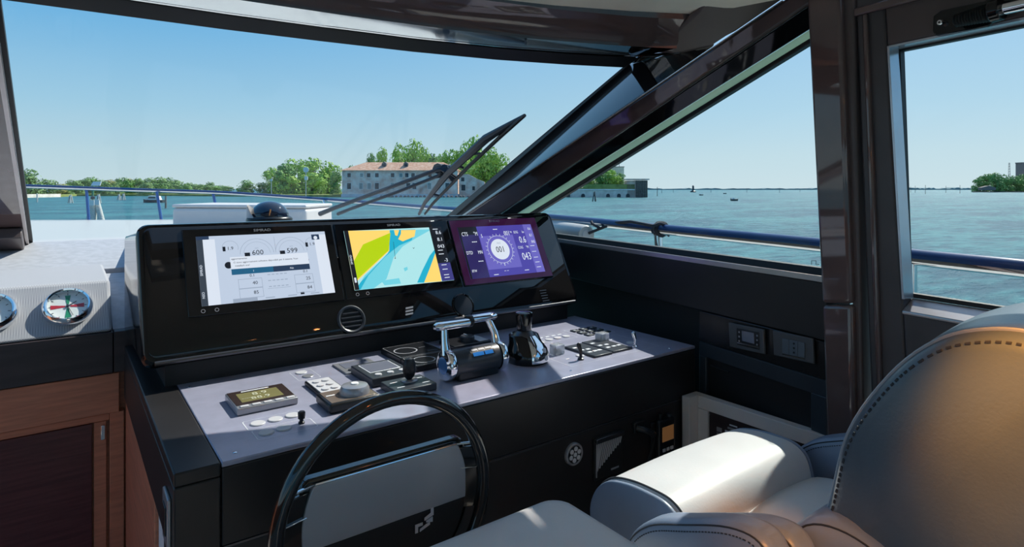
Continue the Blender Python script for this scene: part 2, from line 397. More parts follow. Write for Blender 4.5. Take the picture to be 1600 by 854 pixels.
# ---- B pillar
bp = thing('trim_4', wpt(.9,0), 'glossy dark brown upright pillar between side window and door', 'pillar', kind='structure')
def bpoly(px, off): return [wall(x, y, off) for x, y in px]
lowL, lowR = wall(1290,670,-.03), wall(1334,670,-.03); topL, topR = wall(1258,-30,-.03), wall(1311,-30,-.03); midL, midR = wall(1283,474,-.03), wall(1330,474,-.03)
def dn(a, b, z): return a+(b-a)*((z-a.z)/(b.z-a.z))
m = MB(); m.prism([midL, midR, topR, topL], WN*.10); obj('upper_cover', m, 'brown_gloss', bp, bevel=.012, segs=3)
m = MB(); m.prism([dn(midL,lowL,.0), dn(midR,lowR,.0), dn(midR,lowR,midR.z-.004), dn(midL,lowL,midL.z-.004)], WN*.10); obj('lower_cover', m, 'brown_gloss', bp, bevel=.012, segs=3)
g0, g1 = wall(1337,670,-.01), wall(1349,670,-.01); h0, h1 = wall(1314,-30,-.01), wall(1333,-30,-.01)
m = MB(); m.prism([dn(h0,g0,0), dn(h1,g1,0), h1, h0], WN*.08); obj('rounded_post', m, 'brown_satin', bp, bevel=.016, segs=4)

# ---- starboard door with its own window
dr = thing('door_1', wpt(.5,0), 'dark starboard side door with a large framed window', 'door', kind='structure')
def wq(px, off=0.0): return [wall(x, y, off) for x, y in px]
DO = .0
a0, a1 = dn(wall(1352,-30,DO), wall(1362,670,DO), 0), wall(1336,-30,DO)
fwd0, fwd1 = wall(1362,670,DO), wall(1335,-30,DO)
def fw(z, off=0): p = dn(fwd1, fwd0, z); return p+WN*off
wl0, wl1 = wall(1409,466,DO), wall(1386,74,DO)          # inner edge of frame stile
def st(z, off=0): p = dn(wl1, wl0, z); return p+WN*off
ZT, ZB = 1.955, 1.245; AFT = -.35
m = MB(); m.prism([fw(0), st(0), st(2.19), fw(2.19)], WN*.05); obj('front_stile', m, 'dark_door', dr, bevel=.008)
m = MB(); m.prism([st(ZT), wpt(AFT,ZT), wpt(AFT,2.19), st(2.19)], WN*.05); obj('top_rail', m, 'brown_satin', dr, bevel=.006)
m = MB(); m.prism([st(0), wpt(AFT,0), wpt(AFT,ZB-.03), st(ZB-.03)], WN*.05); obj('lower_panel', m, 'dark_door', dr, bevel=.006)
m = MB(); m.prism([fw(2.06,-.012)+WD*-.0, fw(2.06,-.012)-WD*1.2, fw(2.085,-.012)-WD*1.2, fw(2.085,-.012)], WN*.02); obj('top_moulding', m, 'brown_gloss', dr, bevel=.005)
m = MB(); m.prism([dn(fwd1,fwd0,0.0)-WN*.012-WD*.025, dn(fwd1,fwd0,0.0)-WN*.012-WD*.04, dn(fwd1,fwd0,2.06)-WN*.012-WD*.04, dn(fwd1,fwd0,2.06)-WN*.012-WD*.025], WN*.02); obj('side_moulding', m, 'brown_gloss', dr, bevel=.005)
# window reveal: bright jamb and sill, rubber seal
m = MB(); m.prism([st(ZB,.0), st(ZB,.044), st(ZT,.044), st(ZT,.0)], -WD*.006); obj('reveal_jamb', m, 'reveal', dr, label='pale metal window jamb')
m = MB(); m.prism([st(ZB-.032,-.004), wpt(AFT,ZB-.032,-.004), wpt(AFT,ZB,.05), st(ZB,.05)], Z*-.01); obj('window_sill', m, 'sill_alu', dr, bevel=.003, label='pale metal window sill')
m = MB(); m.prism([st(ZT,.0), wpt(AFT,ZT,.0), wpt(AFT,ZT,.06), st(ZT,.06)], Z*-.006); obj('reveal_head', m, 'reveal', dr)
s0 = wall(1399,80,.046); s1 = wall(1412,462,.046)
m = MB(); m.prism([s1, s0, s0-WD*.014, s1-WD*.014], WN*.02); m.prism([V((s1.x,s1.y,ZB)), wpt(AFT,ZB,.045), wpt(AFT,ZB+.012,.045), V((s1.x,s1.y,ZB+.012))], WN*.02)
m.prism([V((s0.x,s0.y,ZT-.012)), wpt(AFT,ZT-.012,.045), wpt(AFT,ZT,.045), V((s0.x,s0.y,ZT))], WN*.02)
obj('window_seal', m, 'rubber', dr)
m = MB(); m.prism([V((s1.x,s1.y,ZB)), wpt(AFT,ZB,.05), wpt(AFT,ZT,.05), V((s0.x,s0.y,ZT))], WN*.008); obj('pane', m, 'pane', dr)
# opening strut of the door: bracket, screw, ribbed boot, chrome rod
stt = thing('door_strut', wall(1478,36), 'black door strut with ribbed boot and chrome rod above the window', 'strut')
def wo(x, y, off): return wall(x, y, off)
m = MB(); m.prism(wq([(1462,26),(1474,17),(1545,2),(1548,-12),(1600,-20),(1600,-2),(1548,42),(1466,57),(1461,50)], -.002), -WN*.012); obj('bracket', m, 'gloss_black', stt, bevel=.003)
pa, pb = wo(1492,33,-.035), wo(1556,17,-.035)
m = MB(); n_ = 14; pts = []; rs = []
for i in range(n_*2+1):
    t = i/(n_*2); pts.append(lerp(pa, pb, t)); rs.append((.0165 if i % 2 else .0125)+.008*t)
m.tube(pts, rs, 14); obj('ribbed_boot', m, 'rubber', stt)
m = MB(); m.tube([wo(1548,19,-.035), wo(1566,14,-.035)], .027, 16); obj('collar', m, 'gloss_black', stt, bevel=.003)
m = MB(); m.tube([wo(1560,16,-.035), wo(1600,7,-.04), wo(1690,-14,-.045)], .014, 16); obj('rod', m, 'chrome', stt)
m = MB(); m.lathe([(.0001,-.030),(.006,-.030),(.0075,-.027),(.0075,0)], wo(1478,37,0), WN, 16); s_ = obj('screw', m, 'chrome', stt)
m = MB(); m.lathe([(.0001,-.0312),(.0026,-.0312),(.0026,-.029)], wo(1478,37,0), WN, 6); obj('socket', m, 'rubber', s_)

# ---- port side and saloon behind (closing the room)
pw = thing('wall_port', (-2.45,1,0), 'brown lower port wall under an open window band', 'wall', kind='structure')
m = MB(); m.box((-2.5,-2.6,0), (-2.42,4.1,1.0)); obj('panel', m, 'wood', pw)
for yy in (-2.5, -.9, .9):
    m = MB(); m.box((-2.5,yy,1.0), (-2.42,yy+.12,2.2)); obj('post', m, 'brown_satin', pw)
aw = thing('wall_aft', (0,-2.6,0), 'wooden frame of the open cockpit doors behind the helm', 'wall', kind='structure')
m = MB(); m.box((-2.45,-2.66,0), (-2.2,-2.6,2.15)); m.box((1.4,-2.66,0), (1.65,-2.6,2.15)); m.box((-2.2,-2.66,2.05), (1.4,-2.6,2.15)); obj('door_frame', m, 'wood', aw)
st_ = MB(); st_.prism([wpt(-2.6,0,.05), wpt(-.35,0,.05), wpt(-.35,1.0,.05), wpt(-2.6,1.0,.05)], WN*.05); obj('saloon_panel', st_, 'wood', wl)
# ================================================================== HELM CONSOLE
CX0, CX1, CY0, CY1, CZ = .185, 1.944, 1.445, 2.125, .95
hc = thing('helm_console', (1.06,1.8,0), 'black helm console with brushed grey control top', 'console')
m = MB(); m.box((CX0+.1,CY0+.012,0), (CX1-.004,CY1,CZ-.012)); m.box((CX0+.1,CY1,0), (CX1-.004,2.741,.938)); obj('body', m, 'black_panel', hc, bevel=.004)
m = MB(); m.box((.278,CY0,CZ-.012), (CX1,CY1,CZ)); top = obj('control_top', m, 'console_top', hc, bevel=.003, label='brushed grey control surface')
m = MB(); m.box((CX0,CY0,CZ-.03), (.2765,2.74,CZ)); obj('left_border', m, 'black_panel', hc, bevel=.004)
m = MB(); m.box((CX0,CY0,.752), (.2765,2.74,CZ-.031)); obj('side_apron', m, 'black_panel', hc, bevel=.004)
m = MB(); m.box((.2785,CY0,.765), (CX1,CY0+.012,CZ-.013)); obj('upper_front', m, 'black_panel', hc, bevel=.003)
m = MB(); m.box((.2785,CY0,0), (CX1,CY0+.012,.760)); obj('lower_front', m, 'black_panel', hc, bevel=.003)
m = MB(); m.box((.2785,CY0-.001,.760), (CX1,CY0+.006,.765)); obj('seam_strip', m, 'dark_metal', hc)
m = MB(); m.box((CX0,CY0,0), (.2765,1.60,.750)); obj('corner_post', m, 'black_panel', hc, bevel=.004)
m = MB(); m.box((.200,1.60,0), (.2765,1.83,.750)); obj('white_side', m, 'white_paint', hc, label='white lower side panel')
m = MB(); m.box((.190,1.832,0), (.2765,2.74,.750)); obj('wood_side', m, 'wood', hc, bevel=.003, label='red brown wooden side panel')
# corner screws
for x, y in ((296,604),(367,707),(892,579),(1046,544)):
    m = MB(); p = onz(x, y, CZ); m.lathe([(.0048,0),(.0048,.0012),(.003,.0022),(.0001,.0022)], p, seg=12); obj('screw', m, 'chrome', hc)
# socket on the apron, port side
pl = thing('socket_plate', (CX0,1.50,.83), 'small grey socket plate on the console side apron', 'socket')
m = MB(); m.box((CX0-.008,1.475,.775), (CX0,1.555,.885)); obj('plate', m, 'device_silver', pl, bevel=.003)
m = MB(); m.box((CX0-.011,1.493,.80), (CX0-.008,1.537,.862)); obj('outlet', m, 'device_dark', pl, bevel=.002)

def outline(name, x0, y0, x1, y1, parent, w=.0016, r=.008, mt='print_white', z=None):
    z = CZ if z is None else z
    pts = []
    for cx, cy, a0 in ((x1-r,y1-r,0),(x0+r,y1-r,90),(x0+r,y0+r,180),(x1-r,y0+r,270)):
        for k in range(5):
            a = math.radians(a0+k*22.5); pts.append(V((cx+r*math.cos(a), cy+r*math.sin(a), z)))
    m = MB(); n = len(pts); cen = V(((x0+x1)/2, (y0+y1)/2, z))
    inn = [p+(cen-p).normalized()*w*1.3 for p in pts]
    m.grid([[p+Z*.0006 for p in pts], [p+Z*.0006 for p in inn]], True)
    return obj(name, m, mt, parent)
def button(x, y, r, parent, h=.0035, mt='button_grey', z=None, name='button'):
    z = CZ if z is None else z
    m = MB(); m.lathe([(r,0),(r,h*.6),(r*.92,h),(.0001,h*1.05)], (x,y,z), seg=24); return obj(name, m, mt, parent)
# --- membrane button groups
kp = thing('button_panel', (.44,1.59,CZ), 'five round grey buttons in two white outlines with a black toggle', 'button panel')
outline('outline', .367,1.594,.511,1.664, kp); outline('outline', .372,1.520,.518,1.590, kp)
for x, y in ((.398,1.629),(.442,1.631),(.486,1.633),(.400,1.556),(.443,1.558)): button(x, y, .0185, kp)
m = MB(); m.lathe([(.008,0),(.008,.004),(.005,.006),(.005,.012),(.009,.013),(.0095,.028),(.007,.031),(.0001,.031)], (.489,1.566,CZ), seg=16); obj('toggle', m, 'device_dark', kp)
rk = thing('rocker_buttons', (.624,1.965,CZ), 'pair of round buttons in a white outline near the binnacle', 'button panel')
outline('outline', .590,1.915,.660,2.018, rk, r=.004); button(.622,1.995,.018, rk); button(.628,1.945,.018, rk, mt='device_silver')
# right hand groups of buttons
for gx, gy in ((1.40,1.86),(1.545,1.875)):
    g = thing('button_panel', (gx+.06,gy,CZ), 'outlined row of round grey buttons behind the joystick' if gx < 1.5 else 'outlined row of round grey buttons beside the binnacle corner', 'button panel')
    outline('outline', gx-.03,gy-.065,gx+.13,gy+.035, g)
    for k in range(3): button(gx+.005+.045*k, gy-.03, .016, g)
    for k in range(4):
        m = MB(); m.box((gx-.012+.033*k,gy+.008,CZ), (gx+.008+.033*k,gy+.018,CZ+.0009)); obj('mark', m, 'print_white', g)
g = thing('button_panel', (1.74,1.86,CZ), 'outlined group of small dark keys by the starboard wall', 'button panel')
outline('outline', 1.70,1.78,1.86,1.93, g)
for i in range(3):
    for j in range(3):
        m = MB(); m.box((1.715+.048*i,1.792+.042*j,CZ), (1.750+.048*i,1.822+.042*j,CZ+.005)); k_ = obj('key', m, 'device', g, bevel=.002)
        m = MB(); m.box((1.722+.048*i,1.804+.042*j,CZ+.005), (1.735+.048*i,1.809+.042*j,CZ+.0056)); obj('mark', m, 'print_white', k_)
# winch / thruster switch panel
g = thing('toggle_board', (1.6,1.62,CZ), 'outlined switch panel with two slate plates, clear guards and chrome toggles', 'switch panel')
outline('outline', 1.378,1.522,1.83,1.745, g)
for x0, x1, y0, y1 in ((1.513,1.602,1.548,1.712),(1.610,1.712,1.553,1.722)):
    m = MB(); m.box((x0,y0,CZ), (x1,y1,CZ+.008)); p = obj('plate', m, 'device', g, bevel=.002)
    for i, (fx, fy) in enumerate(((.18,.75),(.2,.52),(.5,.5),(.25,.3),(.55,.3),(.8,.3))):
        m = MB(); cx, cy = x0+(x1-x0)*fx, y0+(y1-y0)*fy; m.box((cx-.009,cy-.006,CZ+.008), (cx+.009,cy+.006,CZ+.0088)); obj('mark', m, 'print_white', p)
for x, y in ((1.443,1.672),(1.700,1.700)):
    m = MB(); m.box((x-.022,y-.018,CZ), (x+.022,y+.018,CZ+.036)); cg = obj('clear_guard', m, 'clear', g, bevel=.003, label='clear plastic switch guard')
    m = MB(); m.lathe([(.010,0),(.010,.014),(.006,.02),(.0001,.02)], (x,y,CZ+.002), seg=14); obj('guarded_switch', m, 'device_silver', cg)
for x, y, mt in ((1.461,1.566,'device_dark'),(1.742,1.566,'chrome')):
    m = MB(); m.lathe([(.011,0),(.011,.005),(.006,.008),(.006,.012)], (x,y,CZ), seg=14); tg = obj('toggle', m, mt, g)
    m = MB(); m.tube([(x,y,CZ+.010),(x-.002,y-.002,CZ+.03),(x-.006,y+.004,CZ+.052)], [.005,.0065,.008], 12); m.ball((x-.006,y+.004,CZ+.052), .008, 10); obj('toggle_lever', m, mt, tg)
for x, y in ((1.49,1.60),(1.775,1.62)): button(x, y, .016, g)
for x, y in ((1.43,1.60),(1.47,1.70),(1.755,1.70)):
    m = MB(); m.box((x-.008,y-.003,CZ), (x+.008,y+.003,CZ+.0008)); obj('mark', m, 'print_white', g)

def unit(name, x0, y0, x1, y1, h, label, cat, body='device', bevel=.004):
    t = thing(name, ((x0+x1)/2, (y0+y1)/2, CZ), label, cat)
    m = MB(); m.box((x0,y0,CZ), (x1,y1,CZ+h)); obj('case', m, body, t, bevel=bevel, segs=3); return t
def slab(name, x0, y0, x1, y1, z, h, mt, parent, bevel=.0015):
    m = MB(); m.box((x0,y0,z), (x1,y1,z+h)); return obj(name, m, mt, parent, bevel=bevel)
# --- engine display with olive screen
t = unit('engine_display', .366,1.712,.526,1.862,.020, 'oblong engine display with olive digital screen and silver frame', 'display', 'device_silver')
slab('bezel', .370,1.735,.522,1.858,CZ+.0195,.0015,'bezel_brown', t)
s = slab('screen', .388,1.752,.498,1.832,CZ+.0208,.0008,'lcd_olive', t)
text('digits', '8.9', .034, (.425,1.796,CZ+.0216), X, Y, 'lcd_digits', s); text('digits', '88.9', .030, (.415,1.762,CZ+.0216), X, Y, 'lcd_digits', s)
text('digits', '----', .02, (.392,1.775,CZ+.0216), X, Y, 'lcd_digits', s)
slab('caption', .405,1.842,.480,1.848,CZ+.021,.0006,'print_white', t, 0)
for k in range(5): slab('key', .376+.030*k,1.716,.398+.030*k,1.729,CZ+.0195,.003,'button_grey', t)
# --- six key pad
t = unit('key_pad', .590,1.716,.668,1.864,.013, 'slim key pad with six pale round keys in a dark tray', 'keypad', 'device_dark')
slab('plate', .595,1.722,.663,1.858,CZ+.0125,.0015,'button_grey', t)
for i in range(2):
    for j in range(3): button(.615+.028*i, 1.748+.040*j, .0115, t, z=CZ+.014, name='key')
# --- dial control
t = unit('dial_control', .566,1.575,.712,1.690,.028, 'dark control box with silver dial knob and amber face', 'control', 'device_dark', .008)
s = slab('face', .574,1.583,.704,1.682,CZ+.0275,.0014,'dial_face', t)
m = MB(); m.lathe([(.041,0),(.041,.012),(.036,.022),(.030,.024),(.012,.026),(.0001,.026)], (.656,1.628,CZ+.028), seg=32); kn = obj('dial_knob', m, 'device_silver', t)
button(.656,1.628,.011, kn, z=CZ+.053, mt='print_white', name='knob_cap')
slab('mark', .580,1.640,.604,1.646,CZ+.0288,.0006,'print_white', t, 0)
# --- flat controller
t = unit('flat_controller', .730,1.886,.862,2.012,.006, 'flat pale controller plate with small screen and three keys', 'controller', 'device_silver', .003)
slab('screen', .748,1.935,.842,1.995,CZ+.006,.001,'lcd_grey', t)
for k in range(3): button(.757+.038*k,1.908,.010, t, z=CZ+.006, mt='device', name='key')
# --- autopilot
t = unit('autopilot_head', .746,1.714,.886,1.886,.028, 'thick slate autopilot head with framed screen and three keys', 'controller', 'device')
slab('bezel', .764,1.772,.868,1.868,CZ+.0278,.0012,'print_white', t)
slab('screen', .767,1.775,.865,1.865,CZ+.0285,.0012,'lcd_grey', t)
for k in range(3): button(.778+.040*k,1.742,.011, t, z=CZ+.028, mt='button_grey', name='key')
# --- two black ring pads
for y0, y1, lab in ((1.892,2.052,'black ring pad with printed circle next to the binnacle'),(1.776,1.888,'black ring pad with printed circle in front of its twin')):
    t = unit('ring_pad', .926,y0,1.102,y1,.020, lab, 'control pad', 'device_dark', .003)
    m = MB(); cx, cy = .985, (y0+y1)/2; R_ = .043 if y0 > 1.89 else .04
    m.grid([[V((cx+rr*math.cos(a), cy+rr*.95*math.sin(a), CZ+.0206)) for a in [2*math.pi*k/40 for k in range(40)]] for rr in (R_, R_-.005)], True); obj('ring_print', m, 'print_grey', t)
    outline('edge_print', .930,y0+.004,1.098,y1-.004, t, mt='print_grey', z=CZ+.0202, r=.004)
    text('pad_print', '---', .03, (1.04,cy,CZ+.0204), X, Y, 'print_grey', t)
    slab('key', 1.045,y0+.02,1.085,y0+.036,CZ+.0195,.003,'device', t)
# --- thruster paddle
t = unit('thruster_control', .762,1.585,.896,1.694,.022, 'low slate base with upright black oval thruster paddle', 'control', 'device')
button(.838,1.652,.026, t, z=CZ+.022, mt='device_silver', name='collar', h=.004)
m = MB(); m.lathe([(.006,0),(.017,.012),(.0215,.03),(.020,.05),(.013,.064),(.0001,.068)], (.838,1.652,CZ+.024), seg=20)
for v in m.bm.verts: v.co.y = 1.652+(v.co.y-1.652)*.7
obj('paddle', m, 'device_dark', t)
for k, (x, y) in enumerate(((.79,1.61),(.872,1.61),(.872,1.66),(.79,1.66))): slab('mark', x-.012,y-.002,x+.012,y+.002,CZ+.0218,.0008,'print_white', t, 0)
# --- knob pad behind the throttle
t = unit('knob_pad', 1.165,1.935,1.335,2.050,.014, 'dark pad with a black turning knob behind the throttle', 'control', 'device_dark')
m = MB(); m.lathe([(.028,0),(.028,.016),(.024,.020),(.0001,.020)], (1.255,1.985,CZ+.014), seg=28); kn = obj('knob', m, 'device', t)
slab('pointer', 1.253,1.985,1.257,2.010,CZ+.0342,.001,'print_white', kn, 0)
slab('plate', 1.285,1.945,1.328,2.040,CZ+.0138,.0012,'button_grey', t)

# --- throttle
TX0, TX1, TY, TZ = .955, 1.165, 1.640, 1.000
t = thing('throttle_control', ((TX0+TX1)/2,TY,CZ), 'chrome twin throttle levers on a black drum with blue keys', 'throttle')
m = MB(); m.box((TX0+.03,TY-.036,CZ), (TX1-.03,TY+.036,CZ+.03)); obj('base', m, 'device_dark', t, bevel=.006)
m = MB(); m.lathe([(.001,.022),(.043,.022),(.0435,.03),(.0435,.18),(.043,.188),(.001,.188)], (TX0,TY,TZ), X, 40); obj('drum', m, 'device', t)
ang = lambda a, rr: V((0, -math.cos(a)*rr, math.sin(a)*rr))
p = []
a0, a1 = math.radians(28), math.radians(78)
m = MB(); rows = []
for k in range(8):
    a = a0+(a1-a0)*k/7; rows.append([V((x_, TY, TZ))+ang(a, .0440) for x_ in (TX0+.075, TX0+.165)])
m.grid(rows); kpd = obj('key_plate', m, 'device_dark', t)
for x0_, x1_, b0, b1 in ((.082,.122,30,46),(.126,.158,30,46),(.082,.104,54,64),(.108,.130,54,64),(.134,.158,54,64)):
    m = MB(); m.grid([[V((TX0+x_, TY, TZ))+ang(math.radians(b0+(b1-b0)*k/3), .0452) for x_ in (x0_, x1_)] for k in range(4)]); obj('key', m, 'blue_key' if b0 == 30 else 'print_grey', kpd)
for i, (x0_, x1_) in enumerate(((TX0-.008,TX0+.022),(TX1-.022,TX1+.008))):
    m = MB(); m.lathe([(.001,0),(.028,0),(.034,.003),(.046,.004),(.048,.008),(.048,.022),(.046,.026),(.001,.026)], (x0_,TY,TZ), X, 40); hb = obj('lever_hub', m, 'chrome', t)
    if i == 0:
        m = MB(); m.lathe([(.001,-.001),(.027,-.001),(.027,.001)], (x0_,TY,TZ), X, 32); obj('hub_disc', m, 'blue_disc', hb)
    xm = (x0_+x1_)/2; tilt = .012 if i == 0 else .030
    m = MB(); m.tube([(xm,TY+.006,TZ+.03),(xm,TY+.010+tilt*.4,TZ+.07),(xm+(.004 if i == 0 else -.012),TY+.012+tilt,TZ+.112)], [.017,.0125,.0115], 16); obj('lever_arm', m, 'chrome', t)
    g0, g1 = (TX0-.028, TX0+.098) if i == 0 else (TX0+.118, TX1+.012)
    yy, zz = TY+.012+tilt*(.9), TZ+.118+(.004 if i else 0)
    m = MB(); L = g1-g0
    m.lathe([(.0001,0),(.010,.002),(.0175,.012),(.0185,.03),(.0185,L-.012),(.0185,L)] if i == 0 else [(.0185,0),(.0185,L-.03),(.0175,L-.012),(.010,L-.002),(.0001,L)], (g0,yy,zz), X, 24, Z)
    for v in m.bm.verts: v.co.z = zz+(v.co.z-zz)*.72
    gp = obj('grip', m, 'chrome', t)
    if i == 0:
        m = MB(); m.lathe([(.0165,0),(.0192,.004),(.0192,.018),(.0165,.022)], (g1-.002,yy+.006,zz+.002), X, 24, Z); obj('grip_joint', m, 'device_dark', t)

# --- joystick
JX, JY = 1.300, 1.668
t = thing('joystick', (JX,JY,CZ), 'black joystick with chrome fronted swivel base', 'joystick')
m = MB(); rows = []
for h, r0, fr, dy in ((0,.068,.072,0),(.008,.072,.077,0),(.028,.072,.077,.0),(.046,.066,.071,.003),(.062,.059,.060,.007),(.076,.057,.046,.010),(.088,.056,.034,.013),(.092,.050,.03,.014),(.084,.036,.026,.016)):
    rows.append([V((JX+r0*math.cos(a), JY+dy+(fr if math.sin(a) < 0 else r0)*math.sin(a), CZ+h)) for a in [2*math.pi*k/32 for k in range(32)]])
g = m.grid(rows, True); m.bm.faces.new(g[-1]); obj('base', m, 'gloss_black', t)
m = MB(); rows = []
for h, rr, dy in ((.008,.0795,0),(.028,.0795,.0),(.046,.0735,.003),(.062,.0625,.007),(.076,.0485,.010),(.088,.037,.013)):
    rows.append([V((JX+.95*rr*math.cos(a), JY+dy+rr*math.sin(a), CZ+h+.001)) for a in [math.radians(244+k*5) for k in range(16)]])
m.grid(rows); pn = obj('front_panel', m, 'chrome', t, solid=.002)
for h, rr, dy in ((.022,.0795,.0),(.046,.0735,.003)):
    m = MB(); a = math.radians(290); q = V((JX+.95*rr*math.cos(a), JY+dy+rr*math.sin(a), CZ+h)); m.lathe([(.009,0),(.009,.003),(.0001,.004)], q, V((math.cos(a), math.sin(a), .25)), 16); obj('button', m, 'button_grey', pn)
m = MB(); m.lathe([(.044,.080),(.040,.092),(.028,.102),(.020,.108)], (JX,JY+.016,CZ), seg=24); obj('collar', m, 'dark_metal', t)
m = MB(); m.lathe([(.022,.100),(.0265,.106),(.0265,.130),(.0305,.156),(.0295,.166),(.024,.169),(.0001,.170)], (JX,JY+.016,CZ), seg=28); obj('stick', m, 'wheel_black', t)

# ================================================================== BINNACLE
BX0, BX1 = .186, 1.925
BB = V((0,2.08,1.028)); BT = V((0,2.29,1.43)); FV = (BT-BB).normalized(); FN = V((0,-FV.z,FV.y)); FL = (BT-BB).length
def fuv(x, y):
    p = onp(x, y, BB, FN); return p.x, (p-BB).dot(FV)
def fp(u, v, off=0.): return V((u,0,0))+BB+FV*v+FN*off
def rrect(u0, v0, u1, v1, r, off, k=6):
    pts = []
    for cu, cv, a0 in ((u1-r,v1-r,0),(u0+r,v1-r,90),(u0+r,v0+r,180),(u1-r,v0+r,270)):
        for i in range(k+1):
            a = math.radians(a0+90*i/k); pts.append(fp(cu+r*math.cos(a), cv+r*math.sin(a), off))
    return pts
bn = thing('instrument_binnacle', (1.05,2.3,CZ), 'tall glossy black instrument binnacle with rounded corners', 'binnacle')
m = MB(); r0 = rrect(BX0,-.004,BX1,FL+.004,.035,-.035); r1 = rrect(BX0,-.004,BX1,FL+.004,.035,.0); r2 = rrect(BX0+.006,.002,BX1-.006,FL-.002,.032,.008)
back = []
for p in r0:
    v_ = (p-BB).dot(FV); back.append(V((p.x, 2.74, max(1.0, min(1.37, .99+v_*.86)))))
g = m.grid([back, r0, r1, r2], True); m.bm.faces.new(g[-1]); m.bm.faces.new(g[0][::-1]); obj('housing', m, 'gloss_black', bn)
m = MB(); a_ = rrect(BX0+.016,.014,BX1-.016,FL-.012,.028,.0085); b_ = rrect(BX0+.020,.018,BX1-.020,FL-.016,.025,.011)
g = m.grid([a_, b_], True); m.bm.faces.new(g[-1]); obj('face_panel', m, 'gloss_face', bn)
m = MB(); m.box((BX0+.06,2.10,CZ), (BX1-.05,2.40,1.04)); obj('foot', m, 'black_soft', bn)
m = MB(); m.tube([fp(u, -.002, .012) for u in (BX0+.03, 1.0, BX1-.03)], .007, 8); obj('lower_lip', m, 'dark_metal', bn)
def fdisc(name, u, v, prof, mt, parent, seg=36): m = MB(); m.lathe(prof, fp(u, v, .011), FN, seg, X); return obj(name, m, mt, parent)
# two round openings
vt = thing('air_vent', fp(.831,.053,.011), 'round black air vent with slats under the left display', 'vent')
fdisc('ring', .831,.053, [(.052,0),(.052,.005),(.047,.009),(.041,.006),(.039,-.004)], 'device', vt)
fdisc('recess', .831,.053, [(.0395,.0),(.0395,.001),(.0001,.001)], 'rubber', vt)
for k in range(4):
    v_ = .053+(-.024+.016*k); hw = math.sqrt(max(0, .038**2-(v_-.053)**2)); m = MB()
    m.obox(fp(.831-hw, v_-.003, .013), X*2*hw, FV*.004+FN*.003, FN*.004-FV*.003); obj('slat', m, 'device', vt)
vc = thing('vent_cap', fp(1.303,.050,.011), 'closed round black vent cap under the right display', 'vent')
fdisc('ring', 1.303,.050, [(.050,0),(.050,.003),(.046,.005),(.043,.003),(.043,.0015)], 'gloss_black', vc)
fdisc('cover', 1.303,.050, [(.042,0),(.041,.004),(.02,.006),(.0001,.006)], 'device_dark', vc)
# maker's emblem on the face: three stacked angled bars
eu, ev = fuv(637,487)
em = thing('emblem', fp(eu, ev, .011), 'small grey angular emblem under the middle display', 'emblem')
for k in range(3):
    m = MB(); b0 = -.016+.012*k; pts = [(-.018+.003*k, b0), (.014+.003*k, b0+.002), (.016+.003*k, b0+.009), (-.016+.003*k, b0+.007)]
    m.prism([fp(eu+a, ev+b, .0112) for a, b in pts], FN*.001); obj('bar', m, 'print_grey', em)
# card printed on the lower right corner
u, v = fuv(848,462); em = thing('caution_print', fp(u, v, .0115), 'faint grey caution print at the right corner of the binnacle', 'print')
for k in range(5):
    m = MB(); m.prism([fp(u-.018, v+.02-.012*k, .0115), fp(u+.02-.004*(k % 2), v+.02-.012*k, .0115), fp(u+.02-.004*(k % 2), v+.024-.012*k, .0115), fp(u-.018, v+.024-.012*k, .0115)], FN*.0004); obj('print_line', m, 'device', em)

# ------------------------------------------------------------------ three displays
SO = .0165
def frect(name, u0, v0, u1, v1, mt, parent, off=SO, h=.0004):
    m = MB(); m.prism([fp(u0,v0,off), fp(u1,v0,off), fp(u1,v1,off), fp(u0,v1,off)], FN*h); return obj(name, m, mt, parent, smooth=False)
def ftext(s, u, v, size, mt, parent, off=SO+.0007, align='LEFT', name='digits', sx=1.): return text(name, s, size, fp(u, v, off), X, FV, mt, parent, align, 0, sx)
def fdot(name, u, v, r, mt, parent, off=SO+.0004, seg=40):
    m = MB(); m.lathe([(r,0),(r,.0003),(.0001,.0003)], fp(u,v,off), FN, seg, X); return obj(name, m, mt, parent, smooth=False)
def fring(name, u, v, r, w, mt, parent, off=SO+.0005, a0=0, a1=360, seg=48):
    m = MB(); n = max(4, int(seg*(a1-a0)/360)); P_ = []
    for rr in (r, r-w): P_.append([fp(u+rr*math.cos(math.radians(a0+(a1-a0)*k/n)), v+rr*math.sin(math.radians(a0+(a1-a0)*k/n)), off) for k in range(n+1)])
    m.grid(P_); return obj(name, m, mt, parent, smooth=False)
def fpoly(name, pts, mt, parent, off=SO+.0004):
    m = MB(); m.prism([fp(a, b, off) for a, b in pts], FN*.0003); return obj(name, m, mt, parent, smooth=False)
def display(u0, u1, label, s0, s1, v0=.126, v1=.430):
    t = thing('navigation_display', fp((u0+u1)/2, v0, .011), label, 'display')
    m = MB(); m.prism([fp(u0+.002,v0,.010), fp(u1-.002,v0,.010), fp(u1-.002,v1,.010), fp(u0+.002,v1,.010)], FN*.006); obj('bezel', m, 'gloss_black', t, bevel=.003)
    ftext('SIMRAD', (u0+u1)/2, v1-.019, .0135, 'print_grey', t, off=.0165, align='CENTER', name='maker_lettering', sx=1.25)
    for k, du in enumerate((.045,.085)): 
        fring('touch_key', u0+du, v0+.016, .0065, .0018, 'print_grey', t, off=.0163)
    return t
